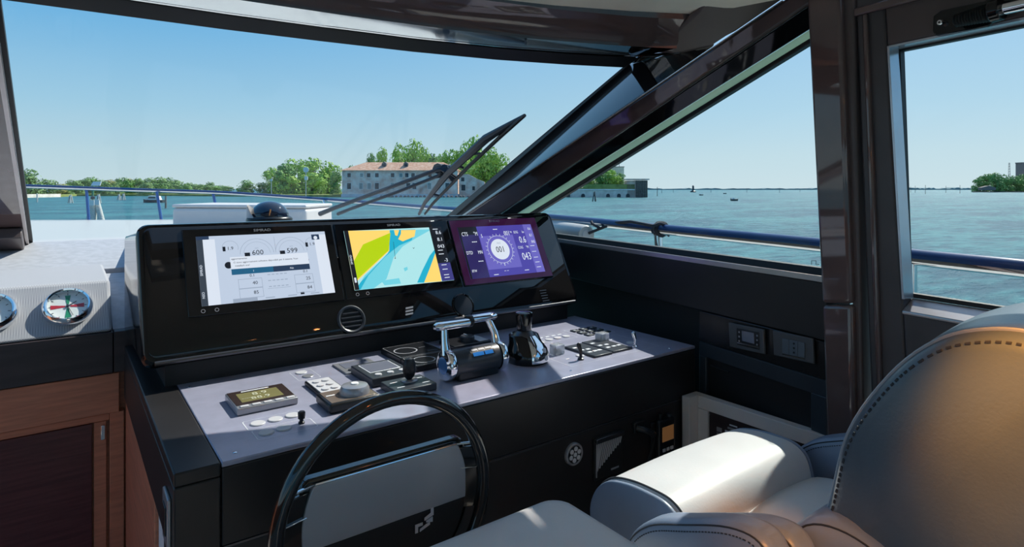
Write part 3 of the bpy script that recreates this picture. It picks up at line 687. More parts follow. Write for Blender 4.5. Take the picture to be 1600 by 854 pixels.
# left display: pale engine page with a dialogue box
t = display(.311,.822,'left display showing a pale engine page under a dialogue box', .355,.787); v0, v1 = .158,.400
u0, u1 = .353,.788
s = frect('screen', u0, v0, u1, v1, 'screen_pale', t); H_ = v1-v0; W_ = u1-u0
def S(fu, fv): return u0+W_*fu, v0+H_*fv
def sr(name, a, b, c_, d_, mt, par, o=.0004): p, q = S(a, b); r, w = S(c_, d_); return frect(name, p, q, r, w, mt, par, SO+o)
sr('side_bar', 0, 0, .045, 1, 'screen_bar', s); sr('top_bar', 0, .95, .09, 1, 'screen_navy', s)
sr('margin', .045, 0, .13, .95, 'screen_white', s); sr('margin', .90, 0, 1, .95, 'screen_white', s)
p, q = S(.026,.42); text('side_lettering', 'SIMRAD', .011, fp(p, q, SO+.0008), FV, -X, 'screen_white', s)
p, q = S(.026,.10); text('side_lettering', 'NSO', .011, fp(p, q, SO+.0008), FV, -X, 'screen_white', s)
for fy in (.90,.80):
    p, q = S(.09, fy-.02); fring('icon_frame', p, q, .012, .0012, 'screen_line', s)
p, q = S(.09,.88); fdot('sun_icon', p, q, .0055, 'screen_ink', s); p, q = S(.09,.78); fring('moon_icon', p, q, .0065, .003, 'screen_ink', s, a0=90, a1=320)
for fx, r_, n_ in ((.235,.026,'1.9'),(.875,.024,'1.9')):
    p, q = S(fx, .81); fring('small_gauge', p, q, r_, .0012, 'screen_line', s, a0=-20, a1=200); fring('gauge_arc', p, q, r_*.9, .005, 'screen_orange', s, a0=170, a1=205)
    sr('gauge_block', fx-.055, .76, fx-.035, .83, 'screen_ink', s, .0006)
    ftext(n_, p, q-.008, .017, 'screen_ink', s, align='CENTER')
for fx, n_ in ((.43,'600'),(.70,'599')):
    p, q = S(fx, .70); fring('rev_gauge', p, q, .056, .0014, 'screen_line', s, a0=0, a1=180); fring('rev_gauge', p, q, .044, .001, 'screen_line', s, a0=0, a1=180)
    sr('gauge_block', fx-.095, .655, fx-.055, .72, 'screen_ink', s, .0006)
    ftext(n_, p+.002, q-.005, .026, 'screen_ink', s, align='CENTER'); ftext('rpm', p, q+.018, .008, 'screen_line', s, align='CENTER')
sr('divider', .572, .70, .575, .95, 'screen_line', s)
for fx in (.27,.86):
    p, q = S(fx-.06, .55); fdot('gauge_dot', p, q, .012, 'screen_ink', s)
dl = sr('dialogue', .225, .40, .825, .665, 'screen_white', s, .0010)
for a, b, c_, d_, mt in ((.225,.40,.535,.485,'screen_petrol'),(.535,.40,.825,.485,'screen_navy')): sr('dialogue_button', a, b, c_, d_, mt, dl, .0015)
p, q = S(.385,.425); ftext('I', p, q, .010, 'screen_white', dl, SO+.0022, 'CENTER'); p, q = S(.68,.425); ftext('No', p, q, .010, 'screen_white', dl, SO+.0022, 'CENTER')
p, q = S(.232,.625); ftext('aggiornamento', p, q, .0085, 'screen_ink', dl, SO+.0017, name='dialogue_line')
p, q = S(.245,.57); ftext('Ci sono aggiornamenti software disponibili per il sistema. Vuoi', p, q, .0085, 'screen_ink', dl, SO+.0017, name='dialogue_line')
p, q = S(.255,.52); ftext('installarli ora?', p, q, .0085, 'screen_ink', dl, SO+.0017, name='dialogue_line')
for a, b in ((.265,.44),(.69,.84)):
    for fy, n_ in ((.27,'40'),(.13,'85')):
        p, q = S(a, fy-.08); r, w = S(b, fy+.06)
        for e in ((a,fy-.08,b,fy-.074),(a,fy+.054,b,fy+.06),(a,fy-.08,a+.003,fy+.06),(b-.003,fy-.08,b,fy+.06)): sr('value_box', *e, 'screen_line', s)
        p, q = S((a+b)/2+.015, fy-.03); ftext(n_ if a < .5 else ('25' if fy > .2 else '84'), p, q, .017, 'screen_ink', s)
    p, q = S((a+b)/2, .355); ftext('0.1', p, q, .014, 'screen_ink', s)
for fy in (.36,.27,.18):
    for k in range(5): sr('table_line', .485+.032*k, fy, .507+.032*k, fy+.012, 'screen_line', s)
sr('table_frame', .475, .155, .65, .16, 'screen_line', s); sr('table_frame', .475, .40, .65, .405, 'screen_line', s)
sr('tab', .215, .0, .39, .055, 'screen_line', s)
for fx in (.45,.62,.80): sr('tab_mark', fx, .02, fx+.07, .034, 'screen_line', s)
sr('cloud_button', .88, .87, .945, .955, 'screen_navy', s, .0006); p, q = S(.912,.90); fdot('cloud_icon', p, q, .007, 'screen_white', s, SO+.0011)
p, q = S(.945,.29); fring('share_icon', p, q, .007, .0025, 'screen_ink', s, a0=100, a1=260); p, q = S(.945,.17); fring('alarm_icon', p, q, .008, .0025, 'screen_ink', s, a0=0, a1=180)
sr('logo_block', .72, .025, .75, .06, 'screen_ink', s)
# middle display: chart
t = display(.825,1.325,'middle display showing a coastal chart in yellow, green and turquoise', .866,1.29)
u0, u1, v0, v1 = .862,1.288,.158,.398; W_, H_ = u1-u0, v1-v0
s = frect('screen', u0, v0, u1, v1, 'screen_deep', t)
def C_(px): 
    out = []
    for x, y in px:
        a, b = fuv(500+x/3.557, 320+y/3.557); out.append((min(max(a, u0), u1), min(max(b, v0), v1)))
    return out
fpoly('mid_water', C_([(375,150),(610,145),(530,190),(450,240),(400,300),(360,420),(290,480),(190,482),(240,400),(370,280)]), 'screen_mid', s, SO+.0005)
fpoly('shoal_band', C_([(375,150),(520,145),(500,205),(430,235),(385,270),(350,300),(260,400),(215,480),(188,482),(215,440),(370,275)]), 'screen_shoal', s, SO+.0010)
fpoly('shoal_band', C_([(530,440),(560,370),(600,290),(640,240),(640,270),(600,370),(575,440)]), 'screen_shoal', s, SO+.0006)
fpoly('land', C_([(130,150),(378,150),(375,265),(190,440),(175,480),(150,300)]), 'screen_land', s, SO+.0015)
fpoly('marsh', C_([(230,230),(382,165),(372,262),(190,430),(175,330)]), 'screen_marsh', s, SO+.0020)
fpoly('islet', C_([(440,150),(522,148),(515,185),(450,212),(425,200),(440,170)]), 'screen_land', s, SO+.0015)
fpoly('islet', C_([(402,150),(430,150),(420,182),(408,178)]), 'screen_land', s, SO+.0015)
fpoly('land', C_([(568,440),(600,360),(635,265),(665,435)]), 'screen_land', s, SO+.0012)
fpoly('shoal_spot', C_([(455,360),(475,352),(478,368),(462,378)]), 'screen_mid', s, SO+.0006)
fpoly('shoal_spot', C_([(330,430),(430,415),(440,445),(350,455)]), 'screen_mid', s, SO+.0006)
sr2 = lambda n_, a, b, c_, d_, mt, par, o=.0024: frect(n_, u0+W_*a, v0+H_*b, u0+W_*c_, v0+H_*d_, mt, par, SO+o)
a, b = C_([(398,215)])[0]; c2, d2 = C_([(408,305)])[0]
m = MB(); m.tube([fp(a,b,SO+.0022), fp(c2,d2,SO+.0022)], .0007, 4); m.lathe([(.004,0),(.0001,.001)], fp(c2,d2,SO+.0022), FN, 3, X); obj('course_line', m, 'screen_ink', s)
a, b = C_([(510,250)])[0]; m = MB(); m.prism([fp(a-.006,b+.005,SO+.0022), fp(a,b-.003,SO+.0022), fp(a+.006,b+.005,SO+.0022), fp(a,b,SO+.0022)], FN*.0003); obj('boat_mark', m, 'screen_ink', s)
sr2('side_bar', 0, 0, .04, 1, 'screen_side', s); sr2('data_column', .865, .0, 1, 1, 'screen_side', s); sr2('data_cell', .865, .0, 1, .32, 'screen_sidenavy', s, .0030)
for n_, fy in (('8.6',.86),('8.1',.73),('043',.60),('-3',.34)):
    ftext(n_, u0+W_*.985, v0+H_*fy, .022, 'screen_white', s, SO+.0034, 'RIGHT')
for fy in (.95,.55,.48,.28,.2,.1,.05): sr2('data_mark', .90, fy, .955, fy+.012, 'screen_white', s, .0034)
text('side_lettering', 'SIMRAD', .011, fp(u0+W_*.026, v0+H_*.42, SO+.003), FV, -X, 'screen_white', s)
sr2('zoom_mark', .012, .12, .03, .2, 'screen_white', s, .003)
# right display: violet compass page
t = display(1.330,1.815,'right display with violet page and white 001 compass disc', 1.37,1.77)
u0, u1, v0, v1 = 1.368,1.772,.154,.392; W_, H_ = u1-u0, v1-v0
frect('reflection_border', 1.336,.131,1.809,.425,'screen_purple', t, SO-.0003, .0002)  # purple window reflection painted over the bezel as a faint emissive sheet
s = frect('screen', u0, v0, u1, v1, 'screen_violet', t)
sr2('head_cell', 0, .84, .24, 1, 'screen_side', s, .0005); sr2('left_column', .02, 0, .24, .84, 'screen_violetdark', s, .0005)
sr2('side_bar', 0, 0, .022, 1, 'screen_side', s, .0008); sr2('compass_field', .25, .14, .70, .80, 'screen_violet2', s, .0005); sr2('data_column', .88, 0, 1, 1, 'screen_violet2', s, .0005)
cx, cy = u0+W_*.475, v0+H_*.52
fdot('compass_disc', cx, cy, .049, 'screen_white', s, SO+.001)
fring('compass_ring', cx, cy, .066, .0015, 'screen_white', s, SO+.001)
for k in range(24):
    a = math.radians(15*k); m = MB(); d_ = X*math.cos(a)+FV*math.sin(a); e_ = X*-math.sin(a)+FV*math.cos(a); c0 = fp(cx, cy, SO+.001)
    m.prism([c0+d_*.067-e_*.0008, c0+d_*.075-e_*.0008, c0+d_*.075+e_*.0008, c0+d_*.067+e_*.0008], FN*.0003); obj('tick', m, 'screen_white', s, smooth=False)
ftext('001', cx, cy-.014, .040, 'screen_ink', s, SO+.0016, 'CENTER', sx=.8); ftext('MAG', cx, cy+.026, .010, 'screen_line', s, SO+.0016, 'CENTER')
for st_r, fx, fy, sz, al in (('CTS',.03,.82,.026,'LEFT'),('\u00b0M',.235,.82,.026,'RIGHT'),('---',.20,.66,.040,'RIGHT'),('DTD',.03,.46,.022,'LEFT'),('MN',.235,.46,.022,'RIGHT'),('---',.215,.28,.040,'RIGHT'),('BTW',.04,.12,.016,'LEFT'),
    ('001',.665,.79,.032,'RIGHT'),('\u00b0M',.695,.83,.014,'RIGHT'),('SOG',.72,.82,.018,'LEFT'),('kn',.87,.82,.018,'RIGHT'),('0.6',.865,.62,.046,'RIGHT'),('COG',.72,.50,.018,'LEFT'),('\u00b0M',.87,.50,.018,'RIGHT'),('043',.87,.27,.050,'RIGHT'),
    ('0.6',.975,.88,.018,'RIGHT'),('8.1',.975,.74,.020,'RIGHT'),('043',.985,.60,.020,'RIGHT'),('5',.27,.77,.024,'LEFT'),('S',cx and .475,.19,.018,'CENTER'),('-- --',.475,.07,.022,'CENTER')):
    ftext(st_r, u0+W_*fx, v0+H_*fy, sz, 'screen_white', s, SO+.0016, al, sx=.70)
for fy in (.54,.42,.30,.2,.1): sr2('data_mark', .90, fy, .96, fy+.01, 'screen_white', s, .0012)
for fx, fy in ((.45,.92),(.30,.03),(.72,.06)): sr2('data_mark', fx, fy, fx+.06, fy+.012, 'screen_white', s, .0012)

# ================================================================== DASHBOARD on the port side of the binnacle
db = thing('dashboard', (-.6,3.3,.8), 'grey woven dashboard with padded instrument ledge', 'dashboard')
m = MB(); m.prism([(-2.3,3.47,1.172),(-2.3,4.10,1.268),(-2.3,4.10,1.20),(-2.3,3.47,1.10)], (2.58,0,0)); obj('upper_shelf', m, 'dash_leather', db, bevel=.004)
m = MB(); m.prism([(.30,2.74,1.30),(.30,4.10,1.268),(.30,4.10,1.18),(.30,2.74,1.0)], (1.95,0,0)); obj('shelf_behind_binnacle', m, 'dash_leather', db)
PX = [(2.745,1.012),(2.905,1.186),(3.45,1.196),(3.47,1.05),(2.90,.98)]
m = MB(); m.prism([(-2.3,y,z) for y, z in PX], (2.448,0,0)); obj('padded_ledge', m, 'dash_weave', db, bevel=.012, segs=3, label='woven grey padded ledge')
m = MB(); m.prism([(.152,2.76,.99),(.152,3.0,1.10),(.152,3.44,1.15),(.152,3.44,.98)], (.14,0,0)); obj('side_filler', m, 'dash_leather', db)
m = MB(); m.box((-2.3,2.742,.853), (.150,2.90,1.008)); obj('fascia', m, 'fascia', db, bevel=.003); 
m = MB(); m.box((.1515,2.744,.853), (.284,2.90,1.008)); obj('fascia_end', m, 'fascia', db, bevel=.003)
# gauges on the sloped ledge
LU = V((0,.160,.174)).normalized(); LN = V((0,-LU.z,LU.y)); LP = V((0,2.745,1.012))
def gauge(px, py, label, needle):
    p = onp(px, py, LP, LN); t = thing('round_gauge', p, label, 'gauge')
    m = MB(); m.lathe([(.080,0),(.081,.010),(.077,.024),(.068,.032),(.063,.028),(.061,.014),(.061,.0)], p, LN, 48, X); obj('chrome_ring', m, 'chrome', t)
    m = MB(); m.lathe([(.064,.0),(.064,.012),(.0001,.012)], p, LN, 48, X); f = obj('dial_face', m, 'gauge_face', t)
    if needle == 0:
        for a, mt, L in ((90,'gauge_green',.048),(270,'gauge_green',.05),(0,'gauge_red',.050),(180,'gauge_red',.052)):
            d_ = X*math.cos(math.radians(a))+LU*math.sin(math.radians(a)); e_ = X*-math.sin(math.radians(a))+LU*math.cos(math.radians(a)); q = p+LN*.0125
            m = MB(); m.prism([q+d_*.008-e_*.003, q+d_*L-e_*.009, q+d_*L+e_*.009, q+d_*.008+e_*.003], LN*.0006); obj('sector', m, mt, f)
    for k in range(12):
        a = math.radians(30*k); d_ = X*math.cos(a)+LU*math.sin(a); e_ = X*-math.sin(a)+LU*math.cos(a); q = p+LN*.0125
        m = MB(); m.prism([q+d_*.050-e_*.0012, q+d_*.058-e_*.0012, q+d_*.058+e_*.0012, q+d_*.050+e_*.0012], LN*.0004); obj('tick', m, 'dark_metal', f)
    for a, L in ((35,.032),(-70,.045)):
        d_ = X*math.cos(math.radians(a))+LU*math.sin(math.radians(a)); m = MB(); m.tube([p+LN*.015-d_*.008, p+LN*.015+d_*L], .0014, 6); obj('hand', m, 'dark_metal', t)
    m = MB(); m.lathe([(.005,.012),(.005,.018),(.0001,.019)], p, LN, 16, X); obj('hand_cap', m, 'dark_metal', t)
    m = MB(); m.lathe([(.063,.026),(.04,.030),(.0001,.031)], p, LN, 36, X); obj('glass', m, 'instrument_glass', t)
gauge(106, 481, 'chrome ringed gauge with red and green sectors on the dash ledge', 0)
gauge(-16, 491, 'chrome ringed gauge with plain white dial on the dash ledge', 1)

# ================================================================== WOODEN CABINET under the dash
cb = thing('wooden_cabinet', (-.8,2.9,0), 'red brown wooden cabinet with dark door under the dashboard', 'cabinet')
m = MB(); m.box((-2.3,2.80,0), (.282,3.4,.852)); obj('carcass', m, 'wood', cb)
m = MB(); m.box((-2.3,2.748,.700), (.170,2.80,.851)); obj('top_rail', m, 'wood', cb, bevel=.003)
m = MB(); m.box((-2.3,2.760,.672), (.140,2.80,.699)); obj('lower_lip', m, 'wood', cb, bevel=.003)
m = MB(); m.box((.140,2.758,0), (.186,2.80,.699)); obj('stile', m, 'wood', cb, bevel=.002)
m = MB(); m.box((-1.0,2.768,.02), (.085,2.80,.668)); dd = obj('door', m, 'wood_dark', cb, bevel=.002, label='dark red cabinet door')
m = MB(); m.box((.090,2.772,.02), (.130,2.80,.668)); obj('door_edge', m, 'wood', cb, bevel=.002)
m = MB(); m.box((.112,2.762,.60), (.126,2.772,.655)); obj('latch', m, 'steel', cb, bevel=.002)

# ================================================================== STEERING WHEEL
WC = V((.559,1.187,.866)); WR = .237
sw_ = thing('steering_wheel', WC, 'black steering wheel with silver flat topped hub and emblem', 'steering wheel')
m = MB(); m.tube([WC+V((WR*math.cos(a), 0, WR*math.sin(a))) for a in [2*math.pi*k/72 for k in range(72)]], .0155, 18, closed=True); obj('rim', m, 'wheel_black', sw_)
HYP = 1.205
def hp(x, y, off=0): return onp(x, y, (0,HYP-off,0), (0,1,0))
a_, b_ = hp(490,752), hp(716,700)
hz = (a_.z+b_.z)/2; hx0, hx1 = a_.x, b_.x; hcx = (hx0+hx1)/2; hr = (hx1-hx0)/2
def hub_poly(scale, y, zt, zb):
    R_ = hr*1.14*scale; pts = []; cz = hz-hr*.56; n = 64
    for k in range(n+1):
        a = -math.pi/2+2*math.pi*k/n; x_, z_ = hcx+R_*math.cos(a), cz+R_*math.sin(a); pts.append(V((x_, y, min(max(z_, zb), zt))))
    return pts
def clip_poly(scale, y, zt, zb):
    out = []; 
    for p in hub_poly(scale, y, zt, zb):
        if not out or (out[-1]-p).length > 1e-5: out.append(p)
    if (out[0]-out[-1]).length < 1e-5: out.pop()
    return out
split = hz-.128
m = MB(); m.prism(clip_poly(1.0, HYP, hz, split), (0,.012,0)); obj('hub_plate', m, 'hub_silver', sw_, bevel=.002, label='brushed silver hub plate')
m = MB(); m.prism(clip_poly(1.0, HYP+.001, split-.001, -9), (0,.012,0)); obj('hub_lower', m, 'black_soft', sw_, bevel=.002)
m = MB(); m.prism(clip_poly(1.10, HYP+.010, hz+.010, -9), (0,.03,0)); obj('hub_back', m, 'wheel_black', sw_, bevel=.006)
m = MB(); m.tube([V((hx0+.004,HYP,hz+.002)), V((hx1-.004,HYP,hz+.002))], .0022, 8); obj('hub_edge', m, 'chrome', sw_)
# emblem: two nested angular hooks
e__ = hp(664,812); ex, ez = e__.x, e__.z
em = MB()
for pts in ([(-.022,-.016),(-.022,.002),(-.006,.002),(-.006,-.004),(-.016,-.004),(-.016,-.016)], [(-.012,-.016),(-.012,-.010),(.002,-.004),(.010,-.002),(.010,-.008)], [(-.002,.004),(-.002,.010),(.012,.016),(.012,.026),(.018,.026),(.018,.010),(.006,.006)], [(.002,-.001),(.002,.003),(.016,.007),(.016,-.004)]):
    em.prism([V((ex+a*1.15, HYP-.0012, ez-.004+b*1.05)) for a, b in pts], (0,-.0015,0))
obj('emblem', em, 'button_grey', sw_, label='grey angular emblem')
cz = hz-hr*.55
for sgn in (-1, 1):
    xo = WC.x+sgn*(WR-.006); xi = hcx+sgn*hr*.98
    for z0_, z1_, mt, nm in ((hz-.004,hz+.0,'steel','spoke_trim'),(cz-.060,hz-.012,'wheel_black','spoke'),(hz-.060,hz-.057,'steel','spoke_trim')):
        m = MB(); ys = HYP+.008 if mt == 'steel' else HYP+.013; m.prism([V((xi-sgn*.01,ys,z0_)), V((xo,1.187 if mt == 'steel' else 1.192,z0_)), V((xo,1.187 if mt == 'steel' else 1.192,z1_)), V((xi-sgn*.01,ys,z1_))], (0,.010,0)); obj(nm, m, mt, sw_, bevel=.002)
m = MB(); m.lathe([(.045,0),(.045,.10),(.055,.13),(.055,.222)], V((hcx+.03,1.222,cz-.07)), Y, 32); obj('column', m, 'black_soft', sw_)

# ================================================================== FITTINGS ON THE CONSOLE FRONT
def ff(x, y, off=0): return onp(x, y, (0,CY0-off,0), (0,1,0))
p = ff(895,708); t = thing('round_socket', p, 'round grey socket with dark pattern on the console front', 'socket')
m = MB(); m.lathe([(.036,0),(.036,.008),(.033,.012),(.028,.010)], p, -Y, 36, X); obj('ring', m, 'device_silver', t)
m = MB(); m.lathe([(.030,0),(.030,.010),(.0001,.0105)], p, -Y, 32, X); f = obj('face', m, 'device_dark', t)
for k in range(6):
    a = math.radians(60*k+20); m = MB(); m.lathe([(.0075,.010),(.0075,.0125),(.004,.013),(.0001,.0128)], p+X*(.018*math.cos(a))+Z*(.018*math.sin(a)), -Y, 14, X); obj('hole_ring', m, 'button_grey', f)
m = MB(); m.lathe([(.0075,.010),(.0075,.0125),(.0001,.013)], p, -Y, 14, X); obj('hole_ring', m, 'button_grey', f)
# speaker grille
t = thing('speaker_grille', (1.465,CY0,.66), 'black speaker plate with a triangle of slanted white slats', 'speaker')
x0, x1, z0, z1 = 1.400,1.532,.590,.730
m = MB(); m.box((x0,CY0-.012,z0), (x1,CY0,z1)); obj('plate', m, 'black_soft', t, bevel=.003)
m = MB(); m.box((x0,CY0-.022,z1-.016), (x1,CY0-.010,z1)); obj('top_bar', m, 'dark_metal', t, bevel=.002)
for k in range(14):
    u_ = k/13; xa, za = x0+.006+.114*u_, z1-.020; L = .108*(1-u_*.82)
    xb, zb = xa-.030*(L/.108), za-L; xb = max(xb, x0+.004)
    m = MB(); m.prism([V((xa,CY0-.0125,za)), V((xa+.0030,CY0-.0125,za)), V((xb+.0030,CY0-.0125,zb)), V((xb,CY0-.0125,zb))], (0,-.003,0)); obj('slat', m, 'button_grey', t)
m = MB(); m.box((1.475,CY0-.0128,.607), (1.512,CY0-.0118,.613)); obj('lettering_strip', m, 'print_grey', t)
# handset on a hook
t = thing('handset_hook', ff(990,670), 'black microphone plug hanging from a hook with its cord', 'handset')
m = MB(); m.box((1.590,CY0-.014,.700), (1.640,CY0,.738)); obj('hook_plate', m, 'black_soft', t, bevel=.003)
m = MB(); m.tube([(1.60,CY0-.012,.720),(1.612,CY0-.03,.716),(1.635,CY0-.04,.706),(1.66,CY0-.042,.690)], [.010,.012,.012,.010], 12); obj('plug', m, 'device_dark', t)
m = MB(); m.tube([(1.655,CY0-.042,.690),(1.665,CY0-.035,.66),(1.655,CY0-.02,.60),(1.66,CY0-.015,.53)], .004, 8); obj('cord', m, 'rubber', t)
# hand held radio
t = thing('handheld_radio', (1.735,CY0,.62), 'black handheld radio with amber screen in its cradle', 'radio')
x0, x1, z0, z1 = 1.695,1.785,.530,.725
m = MB(); m.box((x0,CY0-.034,z0), (x1,CY0-.008,z1)); obj('body', m, 'device_dark', t, bevel=.008, segs=3)
m = MB(); m.box((x0-.012,CY0-.010,z0-.02), (x1+.004,CY0,z1-.01)); obj('cradle', m, 'black_soft', t, bevel=.003)
m = MB(); m.box((x0+.016,CY0-.0355,.648), (x1-.012,CY0-.033,.700)); obj('screen', m, 'amber', t, bevel=.001)
for i in range(3):
    for j in range(4):
        m = MB(); m.box((x0+.018+.021*i,CY0-.037,.550+.021*j), (x0+.032+.021*i,CY0-.033,.561+.021*j)); obj('key', m, 'button_grey', t, bevel=.001)
m = MB(); m.tube([(x0+.02,CY0-.02,z1),(x0+.02,CY0-.02,z1+.02)], .007, 10); obj('antenna_stub', m, 'rubber', t)
m = MB(); m.lathe([(.009,0),(.009,.010),(.0001,.011)], (x1-.02,CY0-.02,z1), Z, 14); obj('volume_knob', m, 'device', t)

# ================================================================== WALL SWITCH PLATES and white cabinet panel
def wplate(px, label, cat, name):
    c_ = wall(sum(p[0] for p in px)/4, sum(p[1] for p in px)/4); t = thing(name, c_, label, cat)
    m = MB(); m.prism(wq(px, -.006), -WN*.010); obj('plate', m, 'plate_grey', t, bevel=.003); return t
t = wplate([(1141,503),(1196,514),(1198,553),(1143,541)], 'dark wall plate with small blue grey screen', 'switch', 'screen_plate')
m = MB(); m.prism(wq([(1151,512),(1186,519),(1187,546),(1152,538)], -.0165), -WN*.002); f = obj('insert', m, 'device_dark', t, bevel=.001)
m = MB(); m.prism(wq([(1159,516),(1178,520),(1179,537),(1160,532)], -.019), -WN*.001); obj('screen', m, 'lcd_grey', f)
for y_ in (517,524,531):
    for x_ in (1154,1182): m = MB(); m.prism(wq([(x_,y_+(x_-1154)*.2),(x_+2,y_+.4+(x_-1154)*.2),(x_+2,y_+3+(x_-1154)*.2),(x_,y_+2.6+(x_-1154)*.2)], -.019), -WN*.001); obj('key', m, 'print_grey', f)
m = MB(); m.prism(wq([(1152,534),(1186,542),(1186,544),(1152,536)], -.019), -WN*.001); obj('trim_line', m, 'steel', f)
t = wplate([(1210,515),(1273,528),(1275,568),(1212,554)], 'dark wall plate with two pale rocker switches and socket holes', 'switch', 'switch_plate')
for k, (xa, xb) in enumerate(((1223,1233.5),(1234,1247),(1247.5,1258))):
    sk = .205; m = MB(); m.prism(wq([(xa,528+(xa-1223)*sk),(xb,528+(xb-1223)*sk),(xb,551+(xb-1223)*sk),(xa,551+(xa-1223)*sk)], -.0165), -WN*.003); f = obj('rocker' if k != 1 else 'socket', m, 'plate_insert', t, bevel=.001)
    if k == 1:
        for j in range(3): m = MB(); m.lathe([(.0035,0),(.0035,.001),(.0001,.001)], wall(1240.5,536.5+j*7,-.0195), -WN, 12); obj('hole', m, 'rubber', f)
m = MB(); m.prism(wq([(1223,552),(1258,559.5),(1258,561),(1223,553.5)], -.0165), -WN*.002); obj('trim_line', m, 'steel', t)

# white framed panel standing out from the wall
WX = 1.90
def wx(x, y): return onp(x, y, (WX,0,0), (1,0,0))
A = wx(1090,617)
t = thing('equipment_cabinet', (WX,1.2,0), 'white framed low cabinet with black printed panel by the wall', 'cabinet')
ya, za = 1.400, .781; yb = .66
def zt(y): return za
fr = MB(); bw = .046
fr.box((WX,yb,za-bw), (WX+.035,ya,za)); fr.box((WX,ya-.042,.0), (WX+.035,ya,za-bw-.0005)); fr.box((WX,yb,.0), (WX+.035,yb+.05,za-bw-.0005))
obj('white_frame', fr, 'white_panel', t, bevel=.002)
m = MB(); m.box((WX-.050,ya+.0005,0), (WX+.035,ya+.034,za+.0)); obj('end_panel', m, 'white_panel', t, bevel=.002)
m = MB(); m.box((WX+.010,yb+.05,0), (WX+.030,ya-.042,za-bw)); bpn = obj('black_panel', m, 'fascia', t)
def wpx(x, y): return onp(x, y, (WX+.0095,0,0), (1,0,0))
for x0_, y0_, w_, h_, mt in ((1120,666,8,7,'print_grey'),(1120,675,8,7,'print_grey'),(1137,666,16,3,'print_grey'),(1133,671,14,14,'print_white'),(1155,672,3,10,'print_grey'),(1140,662,12,2,'print_white')):
    m = MB(); sk = .33; m.prism([wpx(x0_,y0_), wpx(x0_+w_,y0_+w_*sk), wpx(x0_+w_,y0_+h_+w_*sk), wpx(x0_,y0_+h_)], (-.001,0,0)); obj('printed_symbol', m, mt, bpn)
p = wpx(1108,646); m = MB(); m.lathe([(.005,0),(.005,.002),(.0001,.003)], p, -X, 12); obj('screw', m, 'chrome', bpn)
# ================================================================== SEATS
def px_x(x0, pts): return [onp(x, y, (x0,0,0), (1,0,0)) for x, y in pts]
def smooth_loop(pts, n=4):
    pts = [V(p) for p in pts]; out = []; N = len(pts)
    for i in range(N):
        p0, p1, p2, p3 = pts[i-1], pts[i], pts[(i+1) % N], pts[(i+2) % N]
        for k in range(n):
            t = k/n; out.append(.5*((2*p1)+(p2-p0)*t+(2*p0-5*p1+4*p2-p3)*t*t+(3*p1-p0-3*p2+p3)*t**3))
    return out
def pad(name, loop, x0, x1, mt, parent, rnd=.03, n=5, label=None, kk=5, puff=0., ins=.036, dome=.006):
    """a cushion whose side outline is 'loop' in the y-z plane, spanning x0..x1 with rounded edges"""
    L = smooth_loop(loop, n); c = sum(L, V((0,0,0)))/len(L); m = MB(); rows = []; N = len(L)
    def ring(x, inset):
        r = []
        for i, p in enumerate(L):
            tg_ = (L[(i+1) % N]-L[i-1]).normalized(); nr = V((0, tg_.z, -tg_.y))
            if nr.dot(c-p) < 0: nr = -nr
            q = p+nr*inset; q.x = x; r.append(q)
        return r
    for k in range(kk+1):
        a = math.pi/2*k/kk; rows.append(ring(x0+rnd*(1-math.sin(math.pi/2-a)) if False else x0+rnd*(1-math.cos(a)), min(rnd, ins)*(1-math.sin(a))))
    nm = 6
    for k in range(1, nm): rows.append(ring(x0+rnd+(x1-x0-2*rnd)*k/nm, -puff*math.sin(math.pi*k/nm)))
    for k in range(kk+1):
        a = math.pi/2*k/kk; rows.append(ring(x1-rnd*(1-math.sin(math.pi/2-a)) if False else x1-rnd*(1-math.cos(math.pi/2-a)), min(rnd, ins)*(1-math.sin(math.pi/2-a))))
    g = m.grid(rows, True)
    for r in (g[0], g[-1]):
        end = r is g[0]; cc = sum((v.co for v in r), V((0,0,0)))/len(r); prev = r
        for s_ in (.9,.75,.55,.3):
            nr_ = [m.bm.verts.new(cc+(v.co-cc)*s_+X*((-1 if end else 1)*dome*(1-s_*s_))) for v in r]
            for i in range(len(r)): m.bm.faces.new((prev[i], prev[(i+1) % len(r)], nr_[(i+1) % len(r)], nr_[i]))
            prev = nr_
        m.bm.faces.new(prev)
    return obj(name, m, mt, parent, label=label), L
def ex_(x0, rnd, s, ins=.036):
    ins = min(rnd, ins); return x0+rnd*(1-math.sqrt(max(0, 1-(1-min(s, ins)/ins)**2)))
def stitched(L, x, parent, inset, mt='stitch', r=.0016, name='stitching', gap=False, rng=None, dash=.010):
    c = sum(L, V((0,0,0)))/len(L); N = len(L); P_ = []
    for i, p in enumerate(L):
        tg_ = (L[(i+1) % N]-L[i-1]).normalized(); nr = V((0, tg_.z, -tg_.y))
        if nr.dot(c-p) < 0: nr = -nr
        q = p+nr*inset; q.x = x; P_.append(q)
    m = MB()
    if rng: P_ = P_[rng[0]:rng[1]]
    if not gap: m.tube(P_, r, 6, closed=rng is None)
    else:
        for i in range(len(P_)-1):
            seg = P_[i+1]-P_[i]; k = max(1, int(seg.length/dash))
            for j in range(k): m.tube([P_[i]+seg*((j+.1)/k), P_[i]+seg*((j+.62)/k)], r, 5)
    return obj(name, m, mt, parent)

hs = thing('helm_chair', (1.47,.6,0), 'companion helm chair with tall dark backrest and white raised bolster', 'chair', 'leather chairs behind the helm console')
